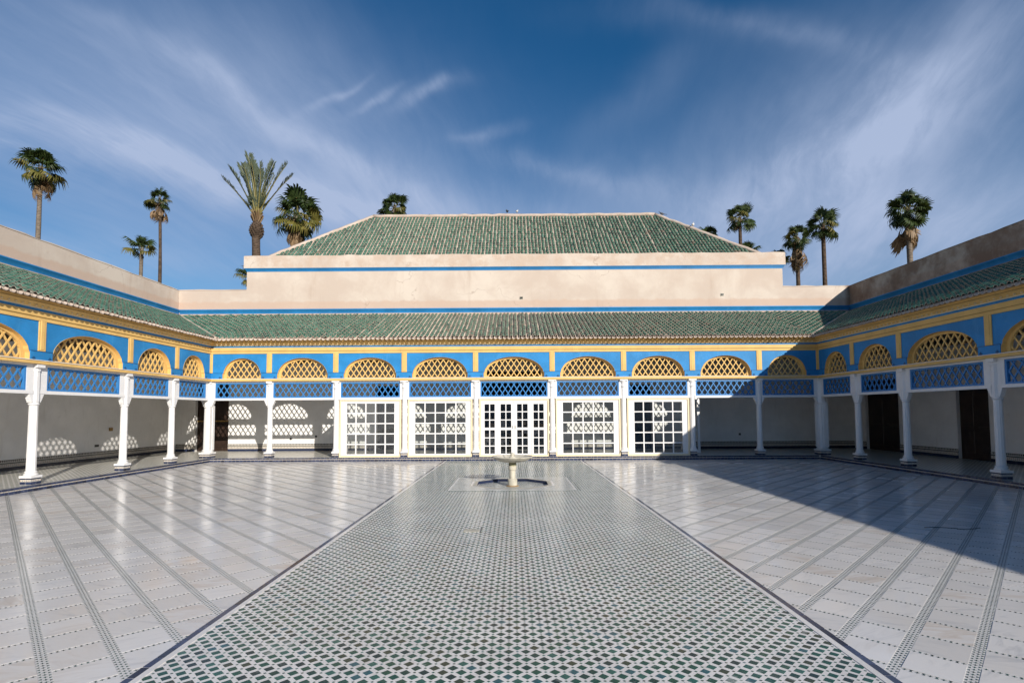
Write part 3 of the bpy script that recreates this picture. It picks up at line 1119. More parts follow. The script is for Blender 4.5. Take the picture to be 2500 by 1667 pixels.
def column(fr, fl, s, parent, engaged=False, pier=False):
    k = 1.3 if pier else (0.92 if engaged else 0.86)
    o0 = Vector(fr(s, 0.0, Z_STEP))
    root = None
    # shaft: shallow fluted shaft; above the beam a square post carries the ledge
    b = MB(fr, fl)
    n = 24
    r0, r1 = 0.112 * k, 0.100 * k
    pts, f = [], []
    zs = [0.42, 0.45, 1.2, 2.02, 2.06] if not engaged else [0.42, 0.45, 1.2, 2.60, 2.66]
    for q_, z in enumerate(zs):
        rr = r0 + (r1 - r0) * (z - .42) / 1.6
        for i in range(n):
            a = 2 * math.pi * i / n
            fl_ = 0.93 if (i % 2 and 0 < q_ < len(zs) - 1) else 1.0
            pts.append((s + rr * fl_ * math.cos(a), rr * fl_ * math.sin(a), z))
    for q_ in range(len(zs) - 1):
        for i in range(n):
            j = (i + 1) % n
            f.append((q_ * n + i, q_ * n + j, (q_ + 1) * n + j, (q_ + 1) * n + i))
    b.poly(pts, f)
    if pier:
        for sx, sy in ((-1, 1), (1, -1), (1, 1)):
            b.box(s + sx * .09 - .065, s + sx * .09 + .065, sy * .09 - .065, sy * .09 + .065, .42, 2.06)
    root = b.build('column', 'white', parent, origin=o0)
    # base: torus on a square slab
    b = MB(fr, fl)
    hb = 0.205 if pier else (0.128 if engaged else 0.145)
    b.box(s - hb, s + hb, -hb, hb, Z_PL, Z_PL + .055)
    b.lathe([(.150 * k, Z_PL + .055), (.165 * k, .365), (.150 * k, .385), (.128 * k, .395), (.140 * k, .42), (.128 * k, .445), (.112 * k, .45)], s, 0, 20, cap=False)
    b.build('base', 'white', root)
    # tiled plinth: navy tiles, a white mosaic course with dark and ochre points
    b = MB(fr, fl)
    hp = hb - .012
    b.box(s - hp + .004, s + hp - .004, -hp + .004, hp - .004, Z_STEP, Z_PL, 1)
    for ax in (0, 1):
        for sg in (-1, 1):
            nt = 3 if pier else 2
            for row, (z0, z1) in enumerate(((Z_STEP + .004, Z_STEP + .066), (Z_PL - .032, Z_PL - .003))):
                for i in range(nt):
                    a0 = -hp + 2 * hp * i / nt + .004
                    a1 = -hp + 2 * hp * (i + 1) / nt - .004
                    u0, u1 = (hp - .004, hp) if sg > 0 else (-hp, -hp + .004)
                    if ax == 0:
                        b.box(s + a0, s + a1, u0, u1, z0, z1, 0)
                    else:
                        b.box(s + u0, s + u1, a0, a1, z0, z1, 0)
            nd = 9 if pier else 6
            for i in range(nd):
                a = -hp + 2 * hp * (i + .5) / nd
                h_ = .011
                zc = Z_STEP + .092
                mi = 3 if i % 2 else 2
                q_ = [(a - h_, zc), (a, zc - h_), (a + h_, zc), (a, zc + h_)]
                if ax == 0:
                    b.poly([(s + t, sg * (hp - .002), z) for t, z in q_], [(0, 1, 2, 3)] if sg < 0 else [(3, 2, 1, 0)], mi)
                else:
                    b.poly([(s + sg * (hp - .002), t, z) for t, z in q_], [(0, 1, 2, 3)] if sg > 0 else [(3, 2, 1, 0)], mi)
    b.build('plinth', ['navy', 'mosaic_white', 'black_mosaic', 'ochre_mosaic'], root)
    # stepped capital and the post above
    b = MB(fr, fl)
    if not engaged:
        hk = .100 * k
        b.lathe([(r1, 1.98), (r1 + .022, 2.0), (r1 + .022, 2.03), (r1 + .004, 2.045), (r1 + .004, 2.06)], s, 0, 16, cap=False)
        b.lathe([(.118 * k, 2.06), (.118 * k, 2.20)], s, 0, 8)
        for sx in (-1, 1):      # corbels that step out under the beam
            for i in range(5):
                z1 = 2.253 - i * .040
                e = .085 - i * .017
                a0, a1 = sorted((s + sx * hk, s + sx * (hk + e + .02)))
                b.box(a0, a1, -.06, .06, z1 - .0395, z1)
        b.lathe([(.116 * k, 2.201), (.112 * k, 2.86)], s, 0, 8)
        b.lathe([(.118 * k, 2.78), (.130 * k, 2.80), (.130 * k, 2.83), (.120 * k, 2.845), (.136 * k, 2.875)], s, 0, 12)
        b.box(s - .122 * k, s + .122 * k, -.15, .12, 2.875, Z_LED0 - .002)
    else:
        b.lathe([(.092, 2.66), (.115, 2.69), (.118, 2.72), (.098, 2.74), (.102, 2.80), (.132, 2.87), (.132, 2.90)], s, 0, 16)
        b.box(s - .145, s + .145, -.15, .10, 2.90, Z_LED0 - .002)
    b.build('capital', 'white', root)
    return root


def glazed_unit(fr, fl, name, s0, s1, z0, z1, cols, rows, parent, stile, rail, munt=0.036, d0=0.02, d1=0.065, groups=None, pane_d=0.045):
    """a white glazed frame: stiles, rails, muntins (one mesh) with panes as children. groups: rows split by a wide rail"""
    b = MB(fr, fl)
    sl, sr = (stile, stile) if not isinstance(stile, tuple) else stile
    b.box(s0, s0 + sl, d0, d1, z0, z1)
    b.box(s1 - sr, s1, d0, d1, z0, z1)
    ga, gb = s0 + sl, s1 - sr
    wb, wt = rail
    b.box(ga, gb, d0, d1, z0, z0 + wb)
    b.box(ga, gb, d0, d1, z1 - wt, z1)
    cw = (gb - ga - munt * (cols - 1)) / cols
    ys = []
    za, zb = z0 + wb, z1 - wt
    if groups is None:
        rh = (zb - za - munt * (rows - 1)) / rows
        zc = za
        for r_ in range(rows):
            ys.append((zc, zc + rh))
            if r_ < rows - 1:
                b.box(ga, gb, d0 + .006, d1 - .006, zc + rh, zc + rh + munt)
            zc += rh + munt
    else:
        mid = 0.09
        rh = (zb - za - mid - munt * (rows - 2)) / rows
        zc = za
        for r_ in range(rows):
            ys.append((zc, zc + rh))
            g = mid if r_ == rows // 2 - 1 else munt
            if r_ < rows - 1:
                b.box(ga, gb, d0 + (.0 if g == mid else .006), d1 - (.0 if g == mid else .006), zc + rh, zc + rh + g)
            zc += rh + g
    for c in range(cols - 1):
        x = ga + (c + 1) * cw + c * munt
        for (p0, p1) in ys:
            b.box(x, x + munt, d0 + .008, d1 - .008, p0, p1)
    root = b.build(name, 'white', parent)
    for c in range(cols):
        x = ga + c * (cw + munt)
        for (p0, p1) in ys:
            j = RNG.normal() * .0016
            j2 = RNG.normal() * .0016
            pb = MB(fr, fl)
            p = [(x, pane_d - j, p0), (x + cw, pane_d + j, p0), (x + cw, pane_d + j + j2, p1), (x, pane_d - j + j2, p1)]
            q_ = [(a, d + .004, z) for a, d, z in p]
            pb.poly(p + q_, [(0, 1, 2, 3), (7, 6, 5, 4), (0, 4, 5, 1), (1, 5, 6, 2), (2, 6, 7, 3), (3, 7, 4, 0)])
            pb.build('pane', 'glass', root)
    return root


PITCH = 0.165


def tile_mesh(r0=0.060, r1=0.053, L=0.34, n=7, th=0.013, lift=0.022):
    pts, f, mi = [], [], []
    for y, r_, z in ((0, r0, lift), (L, r1, 0.0)):
        for k in range(n + 1):
            a = math.pi * k / n
            pts.append((r_ * math.cos(a), y, z + r_ * math.sin(a) * 0.92))
    for k in range(n + 1):
        a = math.pi * k / n
        pts.append(((r0 - th) * math.cos(a), 0.0, lift + (r0 - th) * math.sin(a) * 0.92))
    m = n + 1
    for k in range(n):
        f.append((k, k + 1, m + k + 1, m + k))
        mi.append(0)
        f.append((k + 1, k, 2 * m + k, 2 * m + k + 1))
        mi.append(1)
    return pts, f, mi


T_P, T_F, T_MI = tile_mesh()
_b = MB()
_b.v, _b.f, _b.mi = list(T_P), list(T_F), list(T_MI)
TILE_ME = _b.mesh('roof_tile', ['roof_tile', 'mortar'])
TILE_ME.polygons.foreach_set('use_smooth', [m_ == 0 for m_ in T_MI])


def tiled_slope(fr, fl, rot_base, s_list, d_lo, z_lo, d_hi, z_hi, d_end, d_start, parent, limit=300, mats=('roof_tile', 'mortar')):
    """rows of half-round cover tiles over concave pan rows. d_start(s), d_end(s): the depths between which row s runs"""
    run, rise = d_hi - d_lo, z_hi - z_lo
    th = math.atan2(rise, run)
    exp = 0.275
    cand = []
    for s in s_list:
        a, e = d_start(s), d_end(s)
        jit = RNG.normal() * .006
        n = int((e - a) / (exp * math.cos(th)))
        for k in range(n + 1):
            d = a + k * exp * math.cos(th)
            if d + .30 * math.cos(th) > e + .12:
                continue
            z = z_lo + (d - d_lo) * math.tan(th)
            cand.append((s + jit + RNG.normal() * .005, d, z + .034 + RNG.normal() * .003))
    pts = [fr(*c) for c in cand]
    eye = Vector((0, 0, EYE))
    order = sorted(range(len(cand)), key=lambda i: (Vector(pts[i]) - eye).length)
    V, F, L_, MI = [], [], [], []
    T = np.array(T_P)
    cnt, off = 0, 0
    for i in order:
        yaw = RNG.normal() * .03
        tilt = th + RNG.normal() * .018
        roll = RNG.normal() * .04
        sc_ = 1 + RNG.normal() * .02
        rot = (Matrix.Rotation(rot_base, 4, 'Z') @ Matrix.Rotation(tilt, 4, 'X') @ Matrix.Rotation(yaw, 4, 'Z') @ Matrix.Rotation(roll, 4, 'Y'))
        if cnt < limit and in_view(pts[i]):
            link('roof_tile', TILE_ME, pts[i], parent, rot.to_euler(), (sc_, sc_, sc_))
            cnt += 1
        else:
            A = np.array(rot.to_3x3()) * sc_
            V.append(T @ A.T + np.array(pts[i]))
            for f, m_ in zip(T_F, T_MI):
                F.append(np.array(f) + off)
                MI.append(m_)
            off += len(T)
    if V:
        F = np.array(F)
        o = raw_mesh('roof_tiling', np.concatenate(V), F.ravel(), np.full(len(F), 4), np.array(MI), mats, parent)
        o.data.polygons.foreach_set('use_smooth', [m_ == 0 for m_ in MI])
    # pans
    for s in s_list:
        s = s + PITCH / 2
        a, e = d_start(s) - .075, d_end(s) + .05
        if e - a < .1:
            continue
        r_ = .072
        n = 6
        mb = MB(fr, fl)
        prof = []
        for k in range(n + 1):
            t = math.pi * (1 + k / n)
            prof.append((r_ * math.cos(t), .058 + r_ * .95 * math.sin(t)))
        inner = [(x * .74, .058 + (z - .058) * .74) for x, z in prof]
        p = []
        zj = RNG.normal() * .004
        for d in (a, e):
            z = z_lo + (d - d_lo) * math.tan(th) + zj - .012
            p += [(s + x, d, z + h) for x, h in prof] + [(s + x, d, z + h) for x, h in inner]
        m = n + 1
        f = []
        for k in range(n):
            f.append((k, k + 1, 2 * m + k + 1, 2 * m + k))                       # underside
            f.append((m + k + 1, m + k, 3 * m + k, 3 * m + k + 1))               # trough
            f.append((k + 1, k, m + k, m + k + 1))                               # lip end
        mb.poly(p, f)
        mb.build('pan_row', 'mortar', parent, smooth=True)


def arcade(label, fr, fl, rot_base, cols, bays, s_lo, s_hi, hip_lo, hip_hi, side):
    """cols: single columns; bays: (s0, s1, arch0, arch1, kind). side: 'rear', 'left', 'right'"""
    base = fr((s_lo + s_hi) / 2 if side != 'rear' else 0.0, 0.0, 0.0)
    T = thing('arcade', label, 'arcade', base, 'arcades round the courtyard')
    m0 = -1.0 if hip_lo else 0.0     # mitre of trims: the court side is the shorter
    m1 = 1.0 if hip_hi else 0.0

    def P(name, mats, b, parent=T, **k):
        return b.build(name, mats, parent, **k)

    # ---- step with tiled riser
    b = MB(fr, fl)
    front = -0.24
    c0 = m0
    b.prism_s([(front, -0.15), (GD + .35, -0.15), (GD + .35, Z_STEP), (front, Z_STEP)], s_lo, s_hi, 0, m0, m1)
    step = P('step', 'gallery_tiles', b)
    b = MB(fr, fl)
    b.prism_s([(front - .006, 0), (front, 0), (front, Z_STEP - .0), (front - .006, Z_STEP)], s_lo, s_hi, 0, m0, m1)
    P('mosaic_band', 'mosaic_white', b, step)
    b = MB(fr, fl)
    span0, span1 = s_lo + m0 * front * 1.0, s_hi + m1 * front
    vis0 = span0 if side == 'rear' else 9.0
    k = 0
    s = vis0
    while s < span1 - .02:
        zc, h_ = .0785, .0085
        b.poly([(s - h_, front - .0085, zc), (s, front - .0085, zc - h_ * 1.2), (s + h_, front - .0085, zc), (s, front - .0085, zc + h_ * 1.2)],
               [(0, 1, 2, 3)], 1 if k % 3 == 2 else 0)
        s += .036
        k += 1
    o = P('mosaic_points', ['black_mosaic', 'ochre_mosaic'], b, step)
    o['kind'] = 'stuff'
    for z0, z1 in ((.004, .066), (.091, Z_STEP - .002)):
        s = vis0
        many = MB(fr, fl)
        cnt = 0
        while s < span1 - .05:
            L = min((.085, .135, .135, .15)[RNG.integers(4)], span1 - s)
            tb = MB(fr, fl)
            tgt = many if side == 'right' else tb
            tgt.cbox(s + .003, s + L - .003, front - .012, front - .004, z0, z1, .003)
            if side != 'right' and cnt < 150:
                tb.build('tile', 'navy', step)
                cnt += 1
            elif side != 'right':
                many.v, many.f, many.mi, tb = many.v, many.f, many.mi, tb
                many.cbox(s + .003, s + L - .003, front - .012, front - .004, z0, z1, .003)
            s += L
        if many.v:
            o = P('tile_row', 'navy', many, step)
            o['kind'] = 'stuff'
    # top edging of navy tiles on the step
    many = MB(fr, fl)
    s = vis0
    while s < span1 - .05:
        L = min(.135, span1 - s)
        many.poly([(s + .003, front - .004, Z_STEP + .003), (s + L - .003, front - .004, Z_STEP + .003), (s + L - .003, front + .05, Z_STEP + .003), (s + .003, front + .05, Z_STEP + .003)], [(0, 1, 2, 3)])
        s += L
    o = P('step_edging', 'navy', many, step)
    o['kind'] = 'stuff'

    # ---- columns
    for s in cols:
        column(fr, fl, s, T, engaged=(side == 'rear' and abs(s) < 7))
    if side == 'rear':
        for s in (-CW, CW):
            column(fr, fl, s, T, pier=True)

    # ---- entablature trims (each a long run, proud of the one behind it)
    def run(name, matn, prof, **k):
        bb = MB(fr, fl)
        bb.prism_s(prof, s_lo, s_hi, 0, m0, m1)
        return P(name, matn, bb, **k)
    run('ledge', 'yellow', [(-.175, Z_LED0), (.12, Z_LED0), (.12, Z_LED1 - .014), (-.165, Z_LED1 - .014), (-.175, Z_LED0 + .03)])
    run('ledge_top', 'white', [(-.185, Z_LED1 - .014), (.12, Z_LED1 - .014), (.12, Z_LED1), (-.185, Z_LED1)])
    run('architrave', 'yellow', [(-.150, Z_SP1), (.12, Z_SP1), (.12, Z_MO1), (-.165, Z_MO1), (-.165, Z_SP1 + .10), (-.150, Z_SP1 + .094)])
    run('architrave_groove', 'groove', [(-.1675, Z_SP1 + .088), (-.15, Z_SP1 + .088), (-.15, Z_SP1 + .098), (-.1675, Z_SP1 + .098)])
    run('blue_course', 'blue', [(-.148, Z_MO1), (.12, Z_MO1), (.12, Z_ST1), (-.158, Z_ST1)])
    run('cream_fillet', 'cream', [(-.195, Z_ST1), (.12, Z_ST1), (.12, Z_ST1 + .018), (-.2, Z_ST1 + .018)])
    run('cornice', 'yellow', [(-.20, Z_ST1 + .018), (.12, Z_ST1 + .018), (.12, Z_CO1), (-.33, Z_CO1), (-.33, Z_CO1 - .045), (-.315, Z_CO1 - .05), (-.30, Z_CO1 - .055)])
    run('cornice_dark_line', 'groove', [(-.338, Z_CO1 - .052), (-.31, Z_CO1 - .052), (-.31, Z_CO1 - .044), (-.338, Z_CO1 - .044)])  # thin dark ochre strip along the cornice front
    run('eave_board', 'yellow', [(-.345, Z_CO1), (.1, Z_CO1), (.1, Z_CO1 + .02), (-.345, Z_CO1 + .02)])
    # little pyramids nailed along the cornice
    b = MB(fr, fl)
    s = (s_lo + m0 * -.3 if side == 'rear' else 9.0) + .1
    while s < s_hi + m1 * -.3 - .05:
        z = Z_ST1 + .052
        dd = -.245
        b.poly([(s - .035, dd, z - .02), (s + .035, dd, z - .02), (s, dd + .02, z + .045), (s, dd - .035, z - .008)], [(0, 1, 3), (1, 2, 3), (2, 0, 3), (0, 2, 1)])
        s += .165
    o = P('dentils', 'cream', b)
    o['kind'] = 'stuff'

    # ---- bays: blue panel with arched opening, lattice arch, blue lattice, beam
    for (s0, s1, a0, a1, kind) in bays:
        sc_ = (a0 + a1) / 2
        hw = (a1 - a0) / 2 - .075
        out = arch_outer(hw)
        b = MB(fr, fl)
        f0, f1 = -.125, .10
        z0, z1 = Z_LED1, Z_SP1
        e0 = s0
        e1 = s1
        # front and back faces as one strip each side of the arch
        op = [(sc_ + x, z0 + z) for x, z in out]
        n = len(op)
        pts, f = [], []
        for d in (f0, f1):
            pts += [(x, d, z) for x, z in op]
            for x, z in op:      # partner points on the panel's outer rectangle
                t = (sc_ - x) / (hw + .075)
                if z <= z0 + 1e-6:
                    pts.append((e1 if x > sc_ else e0, d, z0))
                else:
                    pts.append((None, d, None))
        # simple construction: columns of quads from arch edge up to panel top, and two side blocks
        pts, f = [], []
        for d in (f0, f1):
            pts += [(x, d, z) for x, z in op] + [(x, d, z1) for x, z in op]
        for i in range(n - 1):
            if abs(op[i][0] - op[i + 1][0]) > 1e-6:
                f.append((i, i + 1, n + i + 1, n + i))
        b.poly(pts, f)
        b.box(op[0][0], e1, f0, f1, z0, z1)
        b.box(e0, op[-1][0], f0, f1, z0, z1)
        pan = P('spandrel_panel', 'blue', b)
        # low blue plinth band to each side of the arch
        for q0, q1 in ((e0, op[-1][0] - .01), (op[0][0] + .01, e1)):
            b = MB(fr, fl)
            b.box(q0, q1, f0 - .022, f0 - .001, z0, Z_BAND1 - .012, 0)
            b.box(q0, q1, f0 - .030, f0 - .001, Z_BAND1 - .012, Z_BAND1, 1)
            # painted trefoil bosses
            xc = q1 - .075 if q0 == e0 else q0 + .075
            for ox, oz, rr in ((-.03, .035, .022), (.03, .035, .022), (0, .065, .022), (0, .03, .03)):
                ang = [2 * math.pi * t / 8 for t in range(8)]
                b.poly([(xc + ox + rr * math.cos(t), f0 - .0265, z0 + oz + rr * .8 * math.sin(t)) for t in ang] + [(xc + ox, f0 - .036, z0 + oz)],
                       [(t, (t + 1) % 8, 8) for t in range(8)], 1)
            P('plinth_band', ['blue', 'blue_line'], b, pan)
        # lattice arch: reveal, ring, bars
        inn = arch_inner(hw - .03)
        nn = 40
        ro, ri = resample(out, nn), resample(inn, nn)
        b = MB(fr, fl)
        ring_face(b, ro, ri, sc_, z0, -.02, .05)
        ro2 = resample([(x * .9975, z - .0008) for x, z in out], nn)
        ring_face(b, resample(out, nn), ro2, sc_, z0, -.135, -.02)
        b.box(sc_ - hw - .07, sc_ + hw + .07, -.03, .05, z0, z0 + .032)
        ar = P('arch_frame', 'yellow', b)
        b = MB(fr, fl)
        lattice_bars(b, sc_, z0, inn, .0, .03, phase=.108, zph=.03)
        o = P('lattice', 'yellow', b, ar)
        o['kind'] = 'stuff'
        # blue lattice panel
        g = .170 if kind == 'glazed' else .128
        l0, l1 = s0 + (g if abs(s0) < CW - .1 and s0 < CD - .1 else .27), s1 - (g if abs(s1) < CW - .1 and (side == 'rear' or s1 < CD - .1) else .27)
        za, zb, fw = Z_BEAM1, Z_LAT1, .048
        b = MB(fr, fl)
        b.box(l0, l1, -.045, .03, za, za + fw)
        b.box(l0, l1, -.045, .03, zb - fw, zb)
        b.box(l0, l0 + fw, -.045, .03, za + fw, zb - fw)
        b.box(l1 - fw, l1, -.045, .03, za + fw, zb - fw)
        lp = P('lattice_panel', 'blue_lattice', b)
        b = MB(fr, fl)
        rect = [(l1 - fw - (l0 + l1) / 2, fw), (l1 - fw - (l0 + l1) / 2, zb - za - fw), (-(l1 - l0) / 2 + fw, zb - za - fw), (-(l1 - l0) / 2 + fw, fw)]
        lattice_bars(b, (l0 + l1) / 2, za, rect, -.022, .004, wd=.032, zph=fw + .08)
        o = P('lattice', 'blue_lattice', b, lp)
        o['kind'] = 'stuff'
        # white beam under it, strip over it, jambs beside it
        b = MB(fr, fl)
        b.box(s0 + .084, s1 - .084, -.07, .07, Z_BEAM0, Z_BEAM1 - .001)
        b.box(s0 + .084, s1 - .084, -.065, .06, Z_LAT1 + .001, Z_LED0 - .001)
        b.box(s0 + .084, l0 - .001, -.055, .055, Z_BEAM1, Z_LAT1)
        b.box(l1 + .001, s1 - .084, -.055, .055, Z_BEAM1, Z_LAT1)
        P('beam', 'white', b)
        # yellow pilaster on the panel at the far end of each bay
    for s in list(cols) + ([-CW + .10, CW - .10] if side == 'rear' else [CD - .10]):
        b = MB(fr, fl)
        b.cbox(s - .098, s + .098, -.148, -.1265, Z_BAND1 + .0005, Z_SP1 - .001, .006)
        b.cbox(s - .052, s + .052, -.158, -.1485, Z_BAND1 + .035, Z_SP1 + .02, .008)
        P('pilaster', 'yellow', b)

    # ---- gallery: ceiling, back wall with its openings, dado
    b = MB(fr, fl)
    b.prism_s([(.105, 3.98), (GD, 3.98), (GD, 4.08), (.105, 4.08)], s_lo, s_hi, 0, m0, m1)
    P('ceiling', 'ceiling', b)
    b = MB(fr, fl)
    cnt = int((s_hi - s_lo) / .45)
    for i in range(cnt):
        s = s_lo + (i + .5) * (s_hi - s_lo) / cnt
        b.box(s - .04, s + .04, .11, GD - .01, 3.90, 3.979)
    o = P('ceiling_beams', 'ceiling', b)
    return T


def cope(b, s0, s1, d0, d1, z0, z1):
    """hand-plastered top of a wall: an uneven, slightly rounded run"""
    n = max(2, int((s1 - s0) / .45))
    pts = []
    for k in range(n + 1):
        s = s0 + (s1 - s0) * k / n
        h = z1 + RNG.normal() * .010
        e = RNG.normal() * .006
        pts += [(s, d0, z0), (s, d0 + e, h - .018), (s, d0 + .03, h), (s, d1 - .03, h), (s, d1, z0)]
    f = []
    for k in range(n):
        for i in range(4):
            f.append((5 * k + i, 5 * k + 5 + i, 5 * k + 6 + i, 5 * k + 1 + i))
    f += [(0, 1, 2, 3, 4), tuple(range(5 * n, 5 * n + 5))[::-1]]
    b.poly(pts, f)


def wall_with_openings(fr, fl, s0, s1, d0, d1, z0, z1, ops):
    b = MB(fr, fl)
    cur = s0
    for a, c, zt in sorted(ops):
        b.box(cur, a, d0, d1, z0, z1)
        b.box(a, c, d0, d1, zt, z1)
        cur = c
    b.box(cur, s1, d0, d1, z0, z1)
    return b


# rear arcade
rear_edges = [-CW] + REAR_C + [CW]
rear_bays = []
for i in range(9):
    s0, s1 = rear_edges[i], rear_edges[i + 1]
    a0 = s0 + (.57 if i == 0 else .30)
    a1 = s1 - (.57 if i == 8 else .30)
    rear_bays.append((s0, s1, a0, a1, 'open' if i in (0, 1, 7, 8) else 'glazed'))
A_rear = arcade('sunlit blue and yellow arcade with glazed white doors facing the fountain', frame_rear, False, 0.0, REAR_C, rear_bays, -CW, CW, True, True, 'rear')


def wing_bays():
    e = [CD] + WING_C
    out = []
    for i in range(len(e) - 1):
        s1, s0 = e[i], e[i + 1]
        out.append((s0, s1, s0 + .30, s1 - (.52 if i == 0 else .30), 'open'))
    return out


A_left = arcade('long arcade with blue lattices on white columns, its back wall dappled with sunlight', frame_left, False, R(90), WING_C, wing_bays(), WING_END, CD, False, True, 'left')
A_right = arcade('arcade lying wholly in deep shadow, its gallery nearly black behind the columns', frame_right, True, R(-90), WING_C, wing_bays(), WING_END, CD, False, True, 'right')


# ---- skirt roofs
def skirt(T, fr, fl, rot, s_list, d_start):
    tz = (ROOF_TOP_Z - EAVE_Z) / (ROOF_TOP_D - EAVE_D)
    b = MB(fr, fl)
    if fr is frame_rear:
        a, c, m0, m1 = -CW, CW, -1, 1
    else:
        a, c, m0, m1 = YEND, CD, 0, 1
    dz0 = .22 * tz
    prof = [(EAVE_D + .22, EAVE_Z + dz0 - .02), (EAVE_D + .22, EAVE_Z + dz0 - .05), (ROOF_TOP_D + .0, ROOF_TOP_Z - .10), (ROOF_TOP_D, ROOF_TOP_Z - .02)]
    b.prism_s(prof, a, c, 0, m0, m1)
    r_ = b.build('roof', 'mortar', T)
    tiled_slope(fr, fl, rot, s_list, EAVE_D, EAVE_Z, ROOF_TOP_D, ROOF_TOP_Z, lambda s: ROOF_TOP_D - .02, d_start, r_)
    return r_


nr = int((2 * (CW + GD) - .1) / PITCH)
rear_rows = [-(nr - 1) * PITCH / 2 + i * PITCH for i in range(nr)]
skirt(A_rear, frame_rear, False, 0.0, rear_rows, lambda s: max(EAVE_D, abs(s) - CW + .05))
wing_rows = [8.0 + i * PITCH for i in range(int((CD + GD - 8.0) / PITCH))]
skirt(A_left, frame_left, False, R(90), wing_rows, lambda s: max(EAVE_D, s - CD + .05))
skirt(A_right, frame_right, True, R(-90), wing_rows, lambda s: max(EAVE_D, s - CD + .05))
# mortared valleys where the roofs meet
for sx in (-1, 1):
    pth = []
    tz = (ROOF_TOP_Z - EAVE_Z) / (ROOF_TOP_D - EAVE_D)
    for k in range(13):
        d = EAVE_D + (ROOF_TOP_D - EAVE_D) * k / 12
        pth.append((sx * (CW + d), CD + d, EAVE_Z + (d - EAVE_D) * tz + .035 + RNG.normal() * .006))
    MB().tube(pth, [.085 + RNG.normal() * .008 for _ in pth], 8).build('valley_mortar', 'mortar', A_rear, smooth=True)


# ---- back walls, parapets, blue string courses
def string_course(fr, fl, s0, s1, z0, z1, d, m0, m1, T, name='blue_string_course'):
    b = MB(fr, fl)
    prof = [(d, z0), (d, z1 + .0), (d - .085, z1), (d - .085, z1 - .03)]
    for k in range(1, 6):
        t = k / 6
        prof.append((d - .085 * (1 - t) ** 1.5, z1 - .03 - (z1 - .03 - z0) * t))
    b.prism_s(prof, s0, s1, 0, m0, m1)
    b.build(name, 'blue', T, smooth=False)


rear_ops = [(-13.9, -12.45, 3.25), (-6.05, -4.95, 2.95), (-1.5, 1.5, 3.55), (4.95, 6.05, 2.95)]
wall_with_openings(frame_rear, False, -WW, WW, GD, GD + .4, Z_STEP, 4.2, rear_ops).build('back_wall', 'room', A_rear)
right_ops = [(16.45, 17.65, 2.5), (20.3, 22.2, 3.0)]
wall_with_openings(frame_left, False, YEND, BACK - .001, GD + .04, GD + .4, Z_STEP, 4.2, []).build('back_wall', 'room', A_left)
wall_with_openings(frame_right, True, YEND, BACK - .001, GD + .04, GD + .4, Z_STEP, 4.2, right_ops).build('back_wall', 'room', A_right)
# wing gallery floors and roofs beyond the detailed bays, towards the viewer's back
for fr, fl, T in ((frame_left, False, A_left), (frame_right, True, A_right)):
    b = MB(fr, fl)
    b.box(YEND, WING_END - .12, -.12, .2, 0, Z_CO1)
    b.build('front_wall', 'white', T)
    b = MB(fr, fl)
    b.box(YEND, WING_END - .001, -.24, GD + .04, -.15, Z_STEP - .002)
    b.build('gallery_floor', 'gallery_tiles', T)
    b = MB(fr, fl)
    b.box(YEND, BACK + .4, GD + .001, GD + .42, 4.201, 7.2)
    cope(b, YEND, BACK + .4, GD - .012, GD + .43, 7.2, 7.24)
    b.build('parapet', 'plaster', T)
    string_course(fr, fl, YEND, BACK, 6.15, 6.34, GD, 0, 1.0 if False else 0, T)
# rear parapet flanks
b = MB()
for x0, x1 in ((-WW + .001, -11.78), (11.86, WW - .001)):
    b = MB()
    b.box(x0, x1, BACK, BACK + .4, 4.201, 7.2)
    cope(b, x0, x1, BACK - .012, BACK + .41, 7.2, 7.245)
    b.build('parapet', 'plaster', A_rear)
string_course(frame_rear, False, -WW + .09, WW - .09, 6.15, 6.34, GD, 0, 0, A_rear)
# rear wing (far behind the viewer) closes the court
b = MB()
b.box(-WW - .4, WW + .4, -31, -30.6, -.1, 6.0)
b.build('wall', 'white', None)
tag(bpy.data.objects['wall'], 'plain white wall closing the court behind the viewer', 'wall')


# ---- dado of tiles along the gallery walls
def dado(fr, fl, s0, s1, d, T, gaps=()):
    segs, cur = [], s0
    for a, c, _ in sorted(gaps):
        segs.append((cur, a))
        cur = c
    segs.append((cur, s1))
    b = MB(fr, fl)
    for a, c in segs:
        b.box(a, c, d - .014, d - .001, Z_STEP, Z_STEP + .10, 0)
        b.box(a, c, d - .012, d - .001, Z_STEP + .10, Z_STEP + .20, 1)
        b.box(a, c, d - .014, d - .001, Z_STEP + .20, Z_STEP + .225, 2)
        b.box(a, c, d - .011, d - .001, Z_STEP + .225, Z_STEP + .31, 1)
        s = a + .02
        k = 0
        while s < c - .06:
            z0, z1 = Z_STEP + .235, Z_STEP + .312
            b.poly([(s, d - .0125, z1), (s + .055, d - .0125, z1), (s + .0275, d - .0125, z0)], [(0, 2, 1)], 2)
            for q_ in range(2):
                zc = Z_STEP + .13 + q_ * .04
                b.poly([(s + .002, d - .0135, zc), (s + .017, d - .0135, zc - .015), (s + .032, d - .0135, zc), (s + .017, d - .0135, zc + .015)], [(0, 1, 2, 3)], 2 if (k + q_) % 2 else 3)
            s += .064
            k += 1
    o = b.build('dado', ['navy', 'mosaic_white', 'black_mosaic', 'ochre_mosaic'], T)
    o['kind'] = 'stuff'


dado(frame_rear, False, -WW + .06, WW - .06, GD, A_rear, rear_ops)
dado(frame_left, False, 8.0, BACK, GD + .04, A_left)
dado(frame_right, True, 8.0, BACK, GD + .04, A_right, right_ops)

